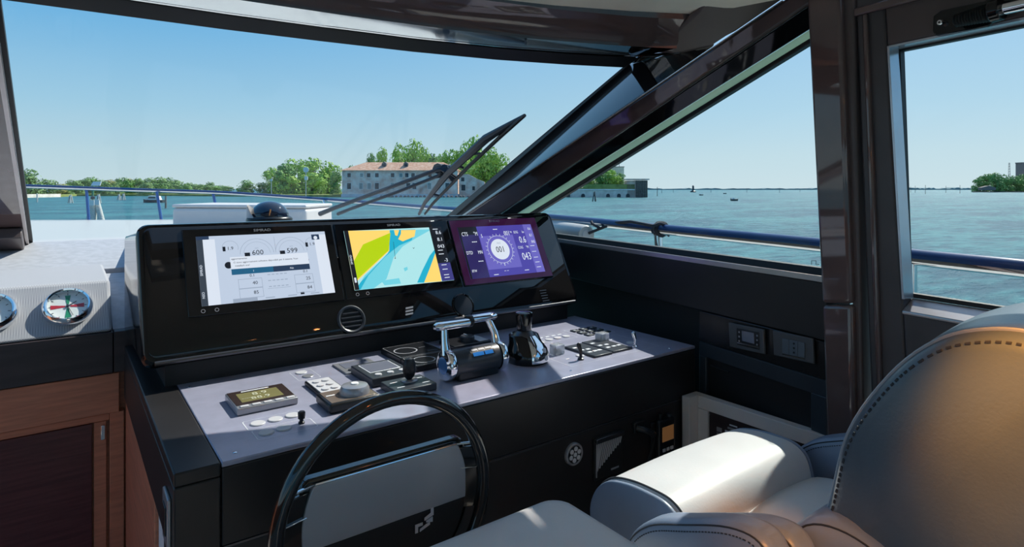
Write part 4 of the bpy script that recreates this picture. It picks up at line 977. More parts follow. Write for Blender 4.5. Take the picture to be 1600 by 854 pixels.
# tall backrest
BL = [(0,.640,.80),(0,.595,.92),(0,.558,1.08),(0,.485,1.21),(0,.41,1.29),(0,.335,1.325),(0,.262,1.328),(0,.205,1.29),(0,.20,1.20),(0,.235,1.0),(0,.265,.80),(0,.40,.74),(0,.56,.74)]
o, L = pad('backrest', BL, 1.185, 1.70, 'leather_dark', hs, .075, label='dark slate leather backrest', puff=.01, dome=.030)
stitched(L, ex_(1.185,.075,.022)-.0005, hs, .022, r=.0026, gap=True, name='stitching', dash=.011)
stitched(L, ex_(1.185,.075,.006), hs, .006, 'piping', .004, name='piping')
# side bolster at the foot of the backrest
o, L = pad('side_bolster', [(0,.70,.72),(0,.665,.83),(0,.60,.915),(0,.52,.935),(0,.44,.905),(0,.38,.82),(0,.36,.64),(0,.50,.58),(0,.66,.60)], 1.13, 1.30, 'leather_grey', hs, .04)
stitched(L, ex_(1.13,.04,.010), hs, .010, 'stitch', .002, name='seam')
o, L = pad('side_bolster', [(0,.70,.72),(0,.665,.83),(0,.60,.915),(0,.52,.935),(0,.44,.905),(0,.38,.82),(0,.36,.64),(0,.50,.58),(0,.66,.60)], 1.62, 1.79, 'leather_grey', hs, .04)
# seat cushion and raised front bolster
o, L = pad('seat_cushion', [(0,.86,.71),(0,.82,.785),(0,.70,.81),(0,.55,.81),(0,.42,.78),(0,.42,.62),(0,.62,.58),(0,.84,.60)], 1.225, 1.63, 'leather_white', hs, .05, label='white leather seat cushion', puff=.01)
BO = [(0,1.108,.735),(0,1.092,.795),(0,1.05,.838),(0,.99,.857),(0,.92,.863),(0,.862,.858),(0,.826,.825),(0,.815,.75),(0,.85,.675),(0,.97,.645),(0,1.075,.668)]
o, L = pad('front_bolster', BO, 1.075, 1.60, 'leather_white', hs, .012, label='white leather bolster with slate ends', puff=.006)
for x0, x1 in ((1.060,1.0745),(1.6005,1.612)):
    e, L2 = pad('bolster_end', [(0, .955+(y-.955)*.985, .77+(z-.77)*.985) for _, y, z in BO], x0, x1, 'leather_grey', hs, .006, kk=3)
stitched(L, 1.082, hs, -.001, 'stitch', .0025, name='seam')
# armrests
def arm_profile(dx): 
    return [(0,.885+dx,.770),(0,.878+dx,.83),(0,.825+dx,.885),(0,.74+dx,.925),(0,.64+dx,.965),(0,.575+dx,.965),(0,.545+dx,.915),(0,.55+dx,.84),(0,.62+dx,.775),(0,.74+dx,.735),(0,.85+dx,.73)]
def armrest(x0, x1, parent, mt='leather_grey', dy=0., dz=0., lab=None):
    P_ = [(0, y+dy, z+dz) for _, y, z in arm_profile(0)]
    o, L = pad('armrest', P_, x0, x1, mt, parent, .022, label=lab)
    c = o
    stitched(L, ex_(x0,.022,.008), parent, .008, 'stitch', .0018, name='seam'); stitched(L, ex_(x0,.022,.018)-.0004, parent, .018, 'stitch', .0012, name='stitching', gap=True, dash=.006)
    return o
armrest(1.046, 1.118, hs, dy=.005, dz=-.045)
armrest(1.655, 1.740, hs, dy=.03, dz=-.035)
m = MB(); m.lathe([(.22,0),(.22,.02),(.08,.05),(.07,.10),(.07,.56),(.18,.585),(.18,.60)], (1.44,.62,0), seg=32); obj('pedestal', m, 'steel', hs)

ls = thing('helm_chair', (.66,.70,0), 'helm chair behind the steering wheel with pale leather cushion', 'chair', 'leather chairs behind the helm console')
# cushion with rounded front corner
def rc(x0, y0, x1, y1, r, z, k=8):
    pts = []
    for cx, cy, a0 in ((x1-r,y1-r,0),(x0+r,y1-r,90),(x0+r,y0+r,180),(x1-r,y0+r,270)):
        for i in range(k+1):
            a = math.radians(a0+90*i/k); pts.append(V((cx+r*math.cos(a), cy+r*math.sin(a), z)))
    return pts
m = MB(); rows = []
for ins, z in ((.05,.70),(.012,.71),(0,.74),(0,.81),(.004,.832),(.014,.846),(.03,.852),(.10,.856),(.2,.858)):
    rows.append(rc(.30+ins, .42+ins, .905-ins, 1.045-ins, max(.015, .05-ins*.2), z+.015))
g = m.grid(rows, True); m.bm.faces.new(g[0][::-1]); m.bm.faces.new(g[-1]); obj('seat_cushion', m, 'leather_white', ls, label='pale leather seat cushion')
m = MB(); m.tube(rc(.303,.423,.902,1.042,.05,.846), .003, 6, closed=True); obj('piping', m, 'stitch', ls)
armrest(.950, 1.022, ls, dz=-.012)
m = MB(); m.lathe([(.22,0),(.22,.02),(.08,.05),(.07,.10),(.07,.66),(.18,.69),(.18,.71)], (.60,.72,0), seg=32); obj('pedestal', m, 'steel', ls)
m = MB(); m.box((.62,.58,.66), (1.03,.64,.72)); m.box((.99,.58,.66), (1.03,.64,.80)); obj('arm_bracket', m, 'dark_metal', ls, bevel=.004)
m = MB(); m.box((1.12,.50,.585), (1.72,.70,.61)); obj('seat_frame', m, 'dark_metal', hs, bevel=.004)

# warm ceiling spotlights behind the helm (their streaks show in the header)
for i, (x, y) in enumerate(((.72,.02),(.25,-.35),(1.35,-.6))):
    t = thing('ceiling_spotlight', (x,y,2.152), 'small warm recessed spotlight in the cream ceiling', 'spotlight', 'ceiling spotlights')
    m = MB(); m.lathe([(.045,-.001),(.047,-.006),(.034,-.010),(.032,-.002)], (x,y,2.152), seg=24); obj('ring', m, 'chrome', t)
    mat('lamp_glow', (1,.62,.30), .5, emit=12)
    m = MB(); m.lathe([(.031,-.003),(.0001,-.003)], (x,y,2.152), seg=20); obj('lens', m, 'lamp_glow', t)
    ld = bpy.data.lights.new('spotlight_bulb', 'SPOT'); ld.energy = (190,90,8)[i]; ld.color = (1,.38,.07); ld.spot_size = math.radians((15,12,80)[i]); ld.spot_blend = 1.0; ld.shadow_soft_size = .03
    lo = bpy.data.objects.new('spotlight_bulb', ld); COL.objects.link(lo); lo.parent = t; lo.location = (0,0,-.02)
    if i < 2: lo.rotation_euler = (V((x,y,2.13))-V(((1.16,.275,1.245),(1.05,.56,.93))[i])).to_track_quat('Z', 'Y').to_euler()
# ================================================================== OUTSIDE: foredeck, rails, wipers
SEA = -1.95
RAIL = [at(1760,440,1.62), at(1600,420,1.80), at(1430,402,2.08), at(1280,383,2.406), at(1030,358,3.26), at(960,350.5,3.62), at(866,341,4.26), at(780,333,5.0), at(700,327,6.0), at(600,319,7.3), at(500,311.5,8.1), at(400,304.5,8.5), at(330,300.5,8.5), at(200,296.5,8.4), at(40,291,8.3), at(-150,286,8.3)]
def dense(P_, n=5):
    out = []
    for i in range(len(P_)-1):
        p0 = P_[max(i-1,0)]; p1 = P_[i]; p2 = P_[i+1]; p3 = P_[min(i+2, len(P_)-1)]
        for k in range(n):
            t = k/n; out.append(.5*((2*p1)+(p2-p0)*t+(2*p0-5*p1+4*p2-p3)*t*t+(3*p1-p0-3*p2+p3)*t**3))
    out.append(P_[-1]); return out
RD = dense(RAIL)
# foredeck
dk = MB()
edge = [V((p.x*.985-.003, p.y*.985, 1.13)) for p in RD if p.y > 4.2]
dk.prism(edge+[V((-3.2,11.2,1.13)), V((-4.6,9.0,1.13)), V((-5.0,4.17,1.13)), V((2.6,4.17,1.13))], Z*-.5)
obj('foredeck', dk, 'gelcoat', kind='structure', label='white gelcoat foredeck beyond the windscreen')
# side deck
sd = MB(); sd.prism([wpt(-.6,.60,.12), wpt(4.3,.85,.12), wpt(4.3,.85,.62), wpt(-.6,.60,.62)], Z*-.1); sd.prism([wpt(-.6,-1.2,.60), wpt(4.3,-1.0,.60), wpt(4.3,.86,.62), wpt(-.6,.62,.62)], WN*.04)
obj('side_deck', sd, 'gelcoat', kind='structure', label='white side deck and hull outside the side window')
# hand rail
hr_ = thing('hand_rail', (2.5,2.4,.8), 'polished steel bow rail running round the foredeck', 'rail')
m = MB(); m.tube(RD, [.027 if p.y < 5 else .027 for p in RD], 14); obj('rail_tube', m, 'steel', hr_)
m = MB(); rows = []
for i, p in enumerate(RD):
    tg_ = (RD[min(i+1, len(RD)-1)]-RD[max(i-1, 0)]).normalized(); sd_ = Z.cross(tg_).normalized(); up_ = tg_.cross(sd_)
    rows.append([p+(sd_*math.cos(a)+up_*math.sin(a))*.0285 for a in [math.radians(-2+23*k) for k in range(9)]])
m.grid(rows); obj('navy_band', m, 'rail_navy', hr_, solid=.001, label='navy band along the top of the rail')  # navy band over the upper half of the steel tube
def post(px, y0, y1, D, lean=0, r=.017, mt='steel'):
    m = MB(); m.tube([at(px, y0, D), at(px+lean, y1, D*.995)], r, 10); obj('post', m, mt, hr_)
post(1028, 362, 400, 3.27, 2, .022); post(1422, 404, 470, 2.095, 0, .022)
post(135, 295, 346, 8.35, 4, .019, 'post_blue'); post(245, 299, 344, 8.4, 7, .019, 'post_blue'); post(333, 302, 335, 8.5, 7, .019, 'post_blue'); post(505, 313, 345, 8.0, 14, .017)
# rope tied to the rail
rp_ = thing('mooring_rope', at(1032,360,3.24), 'dark rope knotted round the steel rail beside its post', 'rope')
c0 = at(1032,358,3.262)
m = MB(); loops = []
for k in range(40):
    a = 2*math.pi*k/13; loops.append(c0+WD*(-.02+.04*k/40)+(WN*math.cos(a)+Z*math.sin(a))*.036)
m.tube(loops, .009, 7); obj('knot', m, 'rope', rp_)
m = MB(); m.tube([at(1040,351,3.22), at(1030,349,3.2), at(1022,352,3.2), at(1019,360,3.2), at(1021,364,3.2)], .008, 7); m.tube([at(1036,360,3.21), at(1042,365,3.2), at(1046,368,3.2)], .008, 7); obj('loose_end', m, 'rope', rp_)
m = MB(); m.tube([at(1022,353,3.23), at(985,346,3.4), at(960,348,3.6), at(940,356,3.7), at(920,364,3.75)], .009, 7); m.tube([at(938,357,3.7), at(925,349,3.72), at(924,346,3.74)], .009, 7); obj('slack_line', m, 'rope', rp_)
# white deck fitting (cylindrical life raft / fender end)
df = thing('deck_canister', at(880,356,4.0), 'white canister lying on the side deck by the rail', 'canister')
m = MB(); a, b = at(858,349,4.35), at(917,359,3.75); d_ = (b-a); m.lathe([(.0001,0),(.05,.0),(.06,.02),(.06,d_.length-.02),(.052,d_.length-.004),(.0001,d_.length)], a-Z*.03, d_, 24); obj('shell', m, 'gelcoat', df)
m = MB(); m.lathe([(.030,-.003),(.030,.003),(.0001,.004)], a-Z*.03+d_, d_, 20); obj('end_cap', m, 'gelcoat_pink', df)
# raised foredeck locker
lk = thing('deck_locker', at(370,330,6.4)-Z*.2, 'low pale sun pad locker on the foredeck', 'locker')
P0, P1 = at(268,336,6.4), at(478,334,6.1)
zt0 = at(300,319,6.4).z
q = [V((P0.x,P0.y,1.08)), V((P1.x,P1.y,1.08)), V((P1.x+.5,P1.y+.62,1.08)), V((P0.x+.5,P0.y+.62,1.08))]
m = MB(); m.prism(q, Z*(zt0-1.08-.035)); obj('base', m, 'gelcoat_pink', lk, bevel=.04, segs=3)
m = MB(); m.prism([p+Z*(zt0-1.08-.034) for p in q], Z*.034); obj('lid', m, 'gelcoat_pink', lk, bevel=.014, segs=3)
# ship's compass on the shelf behind the binnacle
cp = at(421,329,2.62); cp.z = 1.372
dm = thing('ship_compass', cp, 'black domed ship compass on the shelf behind the binnacle', 'compass')
m = MB(); m.lathe([(.094,0),(.094,.05),(.088,.058),(.080,.060)], cp, seg=40); obj('base', m, 'device_dark', dm)
m = MB(); m.lathe([(.079,.058)]+[(.079*math.cos(a), .060+.066*math.sin(a)) for a in [math.radians(9*k) for k in range(1, 11)]], cp, seg=40); obj('dome', m, 'dome', dm)
m = MB(); rows = []
for k in range(9):
    a = math.radians(100+k*14); rows.append([cp+V((.091*math.cos(a), .091*math.sin(a), .055)), cp+V((.088*math.cos(a), .088*math.sin(a), .055+.055*math.sin(math.pi*k/8)))])
m.grid(rows); obj('pale_hood', m, 'gelcoat_pink', dm, solid=.004)
m = MB(); m.tube([cp+V((-.02,-.0745,.066)), cp+V((-.014,-.070,.092))], .003, 6); obj('lubber_mark', m, 'amber', dm)

# ---- wipers lying on the raked windscreen
a1 = V((.69,2.01,2.05)); b1 = V((1.74,1.65,2.03)); c1 = V((1.2,4.13,1.28)); NN = (b1-a1).cross(c1-a1).normalized(); NN = NN if NN.z > 0 else -NN
def wsp(x, y, off=.05): return onp(x, y, a1+NN*off, NN)
wp = thing('windscreen_wiper', wsp(600,322), 'long black twin arm wiper lying across the windscreen', 'wiper')
m = MB(); m.tube([wsp(500,334), wsp(522,325), wsp(600,296), wsp(683,265), wsp(700,262)], [.016,.014,.012,.012,.012], 8); obj('arm', m, 'wiper', wp)
m = MB(); m.tube([wsp(528,334), wsp(548,326), wsp(620,300), wsp(676,278), wsp(694,270)], [.012,.011,.010,.010,.010], 8); obj('arm', m, 'wiper', wp)
m = MB(); m.tube([wsp(683,263,.06), wsp(692,266,.07), wsp(705,266,.06)], [.03,.035,.03], 8); m.tube([wsp(694,262), wsp(706,278)], .022, 8); obj('arm_head', m, 'wiper', wp)
m = MB(); m.tube([wsp(655,334,.02), wsp(664,316,.02), wsp(700,270,.02), wsp(760,216,.02), wsp(790,198,.02), wsp(820,180,.02)], [.010,.012,.020,.022,.015,.008], 8); obj('blade_bridge', m, 'wiper', wp)
m = MB(); m.tube([wsp(664,334,.0), wsp(676,318,.0), wsp(730,262,.0), wsp(780,215,.0), wsp(820,180,.0)], [.007,.009,.010,.010,.008], 8); obj('rubber_blade', m, 'rubber', wp)
m = MB(); m.tube([wsp(670,272,.06), wsp(676,278,.08), wsp(690,276,.08), wsp(697,268,.06)], .006, 6); obj('washer_hose', m, 'rubber', wp)
for (xa, ya_, xb, yb_) in ((713,258,724,262),(742,240,753,240),(700,268,712,276),(676,303,688,306)):
    m = MB(); m.tube([wsp(xa,ya_,.02), wsp(xb,yb_,.0)], .008, 6); obj('blade_clip', m, 'wiper', wp)
# ================================================================== SEA AND SHORES
m = MB(); 
S_ = 9000
m.poly([(-S_,-S_,SEA),(S_,-S_,SEA),(S_,S_,SEA),(-S_,S_,SEA)])
w = mat('sea', (.055,.26,.30), .30, spec=.10)
n = w.node_tree; b = n.nodes['Principled BSDF']
tc_ = n.nodes.new('ShaderNodeTexCoord'); mp = n.nodes.new('ShaderNodeMapping'); mp.inputs['Rotation'].default_value = (0,0,math.radians(28)); mp.inputs['Scale'].default_value = (1,2.4,1)
x1_ = n.nodes.new('ShaderNodeTexNoise'); x1_.inputs['Scale'].default_value = .42; x1_.inputs['Detail'].default_value = 7; x1_.inputs['Roughness'].default_value = .62
x2_ = n.nodes.new('ShaderNodeTexNoise'); x2_.inputs['Scale'].default_value = .05; x2_.inputs['Detail'].default_value = 4
bmp = n.nodes.new('ShaderNodeBump'); bmp.inputs['Strength'].default_value = .9; bmp.inputs['Distance'].default_value = .9
r_ = n.nodes.new('ShaderNodeValToRGB'); r_.color_ramp.elements[0].position = .44; r_.color_ramp.elements[0].color = (.011,.085,.125,1); r_.color_ramp.elements[1].position = .57; r_.color_ramp.elements[1].color = (.050,.215,.235,1)
mxf = n.nodes.new('ShaderNodeMath'); mxf.operation = 'ADD'; ml = n.nodes.new('ShaderNodeMath'); ml.operation = 'MULTIPLY'; ml.inputs[1].default_value = .55
ml2 = n.nodes.new('ShaderNodeMath'); ml2.operation = 'MULTIPLY'; ml2.inputs[1].default_value = .45
n.links.new(tc_.outputs['Object'], mp.inputs[0]); n.links.new(mp.outputs[0], x1_.inputs['Vector']); n.links.new(mp.outputs[0], x2_.inputs['Vector'])
n.links.new(x1_.outputs['Fac'], bmp.inputs['Height']); n.links.new(bmp.outputs[0], b.inputs['Normal'])
n.links.new(x1_.outputs['Fac'], ml.inputs[0]); n.links.new(x2_.outputs['Fac'], ml2.inputs[0]); n.links.new(ml.outputs[0], mxf.inputs[0]); n.links.new(ml2.outputs[0], mxf.inputs[1])
n.links.new(mxf.outputs[0], r_.inputs[0]); n.links.new(r_.outputs[0], b.inputs['Base Color'])
obj('sea', m, 'sea', kind='structure', label='turquoise lagoon water with small waves', smooth=False)

mat('leaf_green', (.16,.33,.05), .7, spec=.2, col2=(.52,.70,.18), nscale=1.2)
mat('leaf_dark', (.10,.23,.07), .7, spec=.2, col2=(.25,.42,.13), nscale=1.2)
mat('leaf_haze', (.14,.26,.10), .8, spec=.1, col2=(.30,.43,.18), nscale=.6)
mat('leaf_yellow', (.30,.29,.08), .8, spec=.1, col2=(.40,.38,.13), nscale=.8)
mat('bark', (.09,.07,.05), .9, noise=.2)
mat('brick_wall', (.70,.40,.32), .9, col2=(.92,.76,.68), nscale=.35, spec=.1)
mat('plaster', (.8,.76,.75), .9, noise=.12, nscale=.4, spec=.1)
mat('plinth', (.56,.60,.64), .9, noise=.1, nscale=.5, spec=.1)
mat('roof_tile', (.50,.26,.17), .9, col2=(.66,.44,.33), nscale=1.0, spec=.1)
mat('window_dark', (.035,.045,.055), .5); mat('shutter', (.28,.31,.30), .7)
mat('stone', (.80,.74,.67), .9, col2=(.60,.54,.48), nscale=.5, spec=.1)
mat('old_wood', (.19,.165,.155), .9, noise=.3, nscale=2)
mat('pale_wood', (.55,.55,.52), .8, noise=.15)
mat('grass', (.24,.28,.09), .9, noise=.2, nscale=.6, spec=.1)
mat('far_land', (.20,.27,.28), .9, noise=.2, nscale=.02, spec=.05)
mat('far_tower', (.30,.22,.20), .9, noise=.1)
mat('boat_dark', (.03,.05,.06), .5); mat('boat_white', (.75,.75,.74), .5); mat('boat_red', (.40,.10,.07), .6); mat('sign_green', (.05,.22,.12), .6)

def crown(seed, nb=12, leaves=110, flat=1.0, open_=0.):
    """unit tree crown: blobs of small leaf cards, base at z=0, about 1 wide and 1 high"""
    rnd = random.Random(seed); m = MB(); bl = []
    for i in range(nb):
        a = rnd.uniform(0, 2*math.pi); h = rnd.uniform(.10, .84); rr = (1-abs(h-.5)*1.05)*.34*math.sqrt(rnd.random())
        bl.append((V((rr*math.cos(a), rr*math.sin(a), h)), rnd.uniform(.11,.20)))
    bl.append((V((0,0,.55)), .27)); bl.append((V((0,0,.80)), .17)); bl.append((V((.12,.05,.22)), .22)); bl.append((V((-.14,-.05,.2)), .22)); bl.append((V((.0,-.15,.2)), .2))
    for c_, r0 in bl:
        for k in range(leaves):
            z_ = rnd.uniform(-1,1); a = rnd.uniform(0, 2*math.pi); q = math.sqrt(1-z_*z_); d_ = V((q*math.cos(a), q*math.sin(a), z_*.85))
            p = c_+d_*r0*rnd.uniform(.72,1.12); s_ = rnd.uniform(.016,.034); t1 = d_.cross(V((rnd.uniform(-1,1), rnd.uniform(-1,1), rnd.uniform(-1,1)))).normalized()
            t2 = (d_.cross(t1)+d_*rnd.uniform(-.6,.6)).normalized()
            vs_ = [m.bm.verts.new(p+t1*s_*e+t2*s_*f*.8) for e, f in ((-1,-.6),(1,-.8),(.8,.9),(-.9,.7))]; m.bm.faces.new(vs_)
    me = bpy.data.meshes.new('crown'); m.bm.to_mesh(me); m.bm.free(); return me
CROWNS = {}
def crown_mesh(k, mt):
    key = (k, mt)
    if key not in CROWNS:
        if ('g', k) not in CROWNS: CROWNS['g', k] = crown(100+k)
        me = CROWNS['g', k].copy(); me.materials.append(MATS[mt]); CROWNS[key] = me
    return CROWNS[key]
def trunk_mesh():
    if 'trunk' not in CROWNS:
        m = MB(); m.tube([(0,0,0),(.01,0,.3),(-.01,.01,.6)], [.035,.025,.012], 7)
        for a in range(4): m.tube([(0,0,.28+.05*a),(.14*math.cos(a*1.7),.14*math.sin(a*1.7),.5+.05*a)], [.014,.006], 5)
        me = bpy.data.meshes.new('trunk'); m.bm.to_mesh(me); m.bm.free(); me.materials.append(MATS['bark']); CROWNS['trunk'] = me
    return CROWNS['trunk']
TREES = 0
def tree(px, ytop, ybot, wpx, D, mt, label, group, name='shore_tree', kx=None):
    """a whole tree standing at the ground seen at (px, ybot), its top at ytop"""
    global TREES; TREES += 1
    D0 = D; D = D+(TREES % 4)*(9 if name == 'shore_tree' else 2.2); b_ = at(px, ybot-(yw(D0)-yw(D)), D); h_ = (ybot-ytop)*D/F*1.06; w_ = wpx*D/F*1.22
    t = thing(name, b_, label, 'tree' if name != 'shore_bush' else 'bush', group)
    for nm, me in (('trunk', trunk_mesh()), ('crown', crown_mesh(TREES % 6 if kx is None else kx, mt))):
        o = bpy.data.objects.new(nm, me); COL.objects.link(o); o.parent = t; ORG[o] = b_
        o.scale = (w_*1.15, w_*1.15, h_*1.02 if nm == 'crown' else h_); o.rotation_euler = (0,0,TREES*1.3)
        if nm == 'crown': o.location = (0,0,-.06*h_)
    return t
def yw(D): return HY+(CAM.z-SEA)*F/D         # waterline row at distance D
def land(name, pts, ztop, mt, label):
    """a strip of land: polygon seen at the waterline pixels (px, D) extruded up to ztop"""
    P_ = [at(x, HY, D) for x, D in pts]; P_ = [V((p.x, p.y, SEA-.3)) for p in P_]
    m = MB(); m.prism(P_, Z*(ztop-SEA+.3)); return obj(name, m, mt, kind='structure', label=label)
# ---- left shore
land('shore_ground', [(-160,215),(36,240),(95,262),(120,300),(270,300),(420,270),(540,262),(540,400),(-160,400)], SEA+.9, 'grass', 'grassy far shore left of the fort')
m = MB(); P_ = [at(x, HY, D) for x, D in ((-160,214),(36,239),(95,261))]; P_ = [V((p.x,p.y,SEA-.2)) for p in P_]
for i in range(2): m.prism([P_[i], P_[i+1], P_[i+1]+V((0,.8,0)), P_[i]+V((0,.8,0))], Z*1.6)
obj('quay_edge', m, 'stone', kind='structure', label='low stone quay along the left shore')
G1 = 'trees along the left shore'
L1 = 'low hazy green tree in the belt along the left shore'
for px, yt, wd_, D, mt in ((48,262,40,262,'leaf_haze'),(70,279,34,270,'leaf_haze'),(92,288,30,275,'leaf_yellow'),(108,287,30,330,'leaf_dark'),(122,282,30,335,'leaf_dark'),(140,276,30,330,'leaf_dark'),(158,280,26,330,'leaf_haze'),(172,279,26,335,'leaf_yellow'),(186,277,26,335,'leaf_haze'),(200,278,28,340,'leaf_yellow'),(216,279,26,340,'leaf_haze'),(232,277,28,335,'leaf_haze'),(248,275,30,335,'leaf_haze'),(264,276,28,335,'leaf_haze'),(280,282,26,335,'leaf_haze'),(296,284,24,330,'leaf_haze'),(312,287,22,330,'leaf_haze'),(330,284,22,330,'leaf_haze'),(346,289,22,330,'leaf_haze')):
    tree(px, yt, yw(D)+0, wd_, D, mt, {'leaf_haze': L1, 'leaf_dark': 'low dark green tree in the belt along the left shore', 'leaf_yellow': 'low yellowish tree in the belt along the left shore'}[mt], G1)
for k in range(17):
    px = 104+k*15.5; yt = (287,281,278,280,283,284,280,279,283,286,285,284,286,288,288,290,290)[k]
    tree(px, yt, yw(300)-.5, 26, 305, 'leaf_dark' if k % 3 == 0 else 'leaf_haze', 'leafy tree in the front row of the left shore belt' if k % 3 else 'dark leafy tree in the front row of the left shore belt', G1)
# bigger trees left of the fort
G2 = 'tall trees beside the fort'
for px, yt, wd_, D, mt in ((384,280,32,300,'leaf_dark'),(412,284,22,300,'leaf_haze'),(430,262,36,292,'leaf_green'),(447,252,40,296,'leaf_dark'),(468,247,44,300,'leaf_green'),(492,245,44,296,'leaf_green'),(512,250,42,290,'leaf_green'),(524,264,24,284,'leaf_dark'),(455,272,36,284,'leaf_green'),(488,268,40,282,'leaf_green')):
    tree(px, yt, yw(D)-1, wd_, D, mt, 'tall leafy tree in the clump left of the brick fort' if yt < 275 else 'smaller rounded tree near the clump left of the fort', G2)
# trees behind the fort
land('fort_ground', [(520,262),(1000,258),(1010,300),(760,430),(520,430)], SEA+1.2, 'grass', 'ground of the fort island')
G3 = 'trees behind the fort'
for px, yt, wd_, D, mt in ((582,238,22,330,'leaf_dark'),(600,229,26,330,'leaf_green'),(624,220,32,330,'leaf_green'),(646,213,34,335,'leaf_green'),(660,232,30,330,'leaf_green'),(676,236,24,330,'leaf_dark'),(698,232,30,330,'leaf_green'),(716,232,30,325,'leaf_green'),(742,208,46,320,'leaf_green'),(768,226,40,315,'leaf_green'),(776,240,40,300,'leaf_green'),(755,246,50,300,'leaf_green'),(728,246,40,300,'leaf_green'),(800,256,40,300,'leaf_green'),(548,256,20,320,'leaf_dark')):
    tree(px, yt, yw(D)-2, wd_, D, mt, ('bright' if mt == 'leaf_green' else 'dark')+' tree rising behind the fort roof '+('before the first dormer' if px < 602 else 'between the two dormers' if px < 632 else 'past the second dormer') if px < 690 else 'bright tree standing behind the ruined wall beside the wiper', G3)

# ---- the fort: long brick building
FD = 258.
def fpnt(px, py, D=FD, back=0.): p = at(px, py, D); return p+DV*back
ft = thing('brick_fort', fpnt(615,yw(FD)), 'long two storey brick fort with red tiled hipped roof', 'building')
FA, FB = fpnt(533,yw(FD)), fpnt(716,yw(FD)); FA.z = FB.z = SEA; FU = (FB-FA).normalized(); FO = V((FU.y,-FU.x,0)); FO = FO if FO.dot(DV) < 0 else -FO
def row2z(py): return CAM.z-(py-HY)*FD/F
zp, zt_ = row2z(303), row2z(266)
m = MB(); m.prism([FA, FB, FB-FO*14, FA-FO*14], Z*(zp-SEA)); obj('plinth', m, 'plinth', ft)
m = MB(); q = [p+Z*(zp-SEA) for p in (FA+FU*.3-FO*.3, FB-FU*.3-FO*.3, FB-FU*.3-FO*13.7, FA+FU*.3-FO*13.7)]; m.prism(q, Z*(zt_-zp)); obj('wall', m, 'brick_wall', ft)
zr = row2z(254.5); e = .5
m = MB(); c4 = [FA-FU*e+FO*e, FB+FU*e+FO*e, FB+FU*e-FO*(14+e), FA-FU*e-FO*(14+e)]; c4 = [V((p.x,p.y,zt_)) for p in c4]
r0_, r1_ = FA+FU*9-FO*7, FB-FU*7-FO*7; r0_.z = r1_.z = zr+.6
for f_ in ((c4[0],c4[1],r1_,r0_), (c4[1],c4[2],r1_), (c4[2],c4[3],r0_,r1_), (c4[3],c4[0],r0_), (c4[0],c4[3],c4[2],c4[1])): m.poly(f_)
obj('roof', m, 'roof_tile', ft, smooth=False)
def fwin(px, py, w_=6., h_=7., mt='window_dark', D=FD):
    c_ = onp(px, py, FA+FO*.02-FO*.3, FO); k = D/F; ww, hh = w_*k/2, h_*k/2
    fr_ = MB()
    for a, b, c2_, d2_ in ((-ww-.15,-hh-.15,ww+.15,-hh),(-ww-.15,hh,ww+.15,hh+.15),(-ww-.15,-hh,-ww,hh),(ww,-hh,ww+.15,hh)):
        fr_.prism([c_+FU*a+Z*b, c_+FU*c2_+Z*b, c_+FU*c2_+Z*d2_, c_+FU*a+Z*d2_], FO*.12)
    f_ = obj('window', fr_, 'plaster', ft)
    m = MB(); m.prism([c_-FU*ww-Z*hh, c_+FU*ww-Z*hh, c_+FU*ww+Z*hh, c_-FU*ww+Z*hh], FO*.04); obj('pane' if mt == 'window_dark' else 'shutter', m, mt, f_)
for x in (545.5,576,589,613.5,635.5,645.5,672,690): fwin(x, 273.5, 5.6, 6.4)
for x in (565,626.5): fwin(x, 273.5, 4.6, 5.4, 'shutter')
for x in (545.5,589,638,647.5,699): fwin(x, 290.5, 6.2, 9.6)
for x in (564,577,613.5,671): fwin(x, 290.5, 5.2, 9, 'shutter')
for x in (600,634):
    c_ = onp(x, 258, FA-FO*3, FO); m = MB(); m.prism([c_-FU*1.0-Z*1.6, c_+FU*1.0-Z*1.6, c_+FU*1.0+Z*.8, c_+Z*1.6, c_-FU*1.0+Z*.8], -FO*3); d0 = obj('dormer', m, 'old_wood', ft)
    m = MB(); m.prism([c_-FU*.6-Z*.8+FO*.05, c_+FU*.6-Z*.8+FO*.05, c_+FU*.6+Z*.5+FO*.05, c_-FU*.6+Z*.5+FO*.05], FO*.05); obj('dormer_window', m, 'window_dark', d0)
# ruined wing and garden wall to the right of it
rw = thing('ruined_wall', fpnt(750,yw(FD)), 'ruined pinkish wall with openings right of the fort', 'building')
WA, WB = fpnt(717,yw(FD)), fpnt(800,yw(FD)); WA.z = WB.z = SEA
for pts in ([(717,308),(760,308),(757,284),(745,279),(732,272),(717,272)], [(760,308),(800,308),(800,290),(775,288),(760,286)]):
    q = [onp(x, y, FA-FO*1.5, FO) for x, y in pts]; m = MB(); m.prism(q, -FO*2); obj('wall', m, 'brick_wall', rw)
for x, y, w_, h_ in ((723,280,5,6),(724,293,6,9),(740,294,4,6)):
    c_ = onp(x, y, FA-FO*1.5, FO); k = FD/F; m = MB(); m.prism([c_-FU*w_*k/2-Z*h_*k/2, c_+FU*w_*k/2-Z*h_*k/2, c_+FU*w_*k/2+Z*h_*k/2, c_-FU*w_*k/2+Z*h_*k/2], FO*.06); obj('window', m, 'window_dark', rw)
# stone revetment at the fort's foot
for i in range(26):
    px = 595+i*6.2; m = MB(); s_ = random.Random(i); c_ = fpnt(px+s_.uniform(-1,1), yw(252), 252); c_.z = SEA+.1; m.ball(c_, (.66+.14*s_.random(), .6, .6+.3*s_.random()), 8)
    obj('revetment_stone', m, 'old_wood', None, loc=c_, label='dark boulder in the revetment at the foot of the fort', cat='boulder', group='revetment boulders', smooth=False)

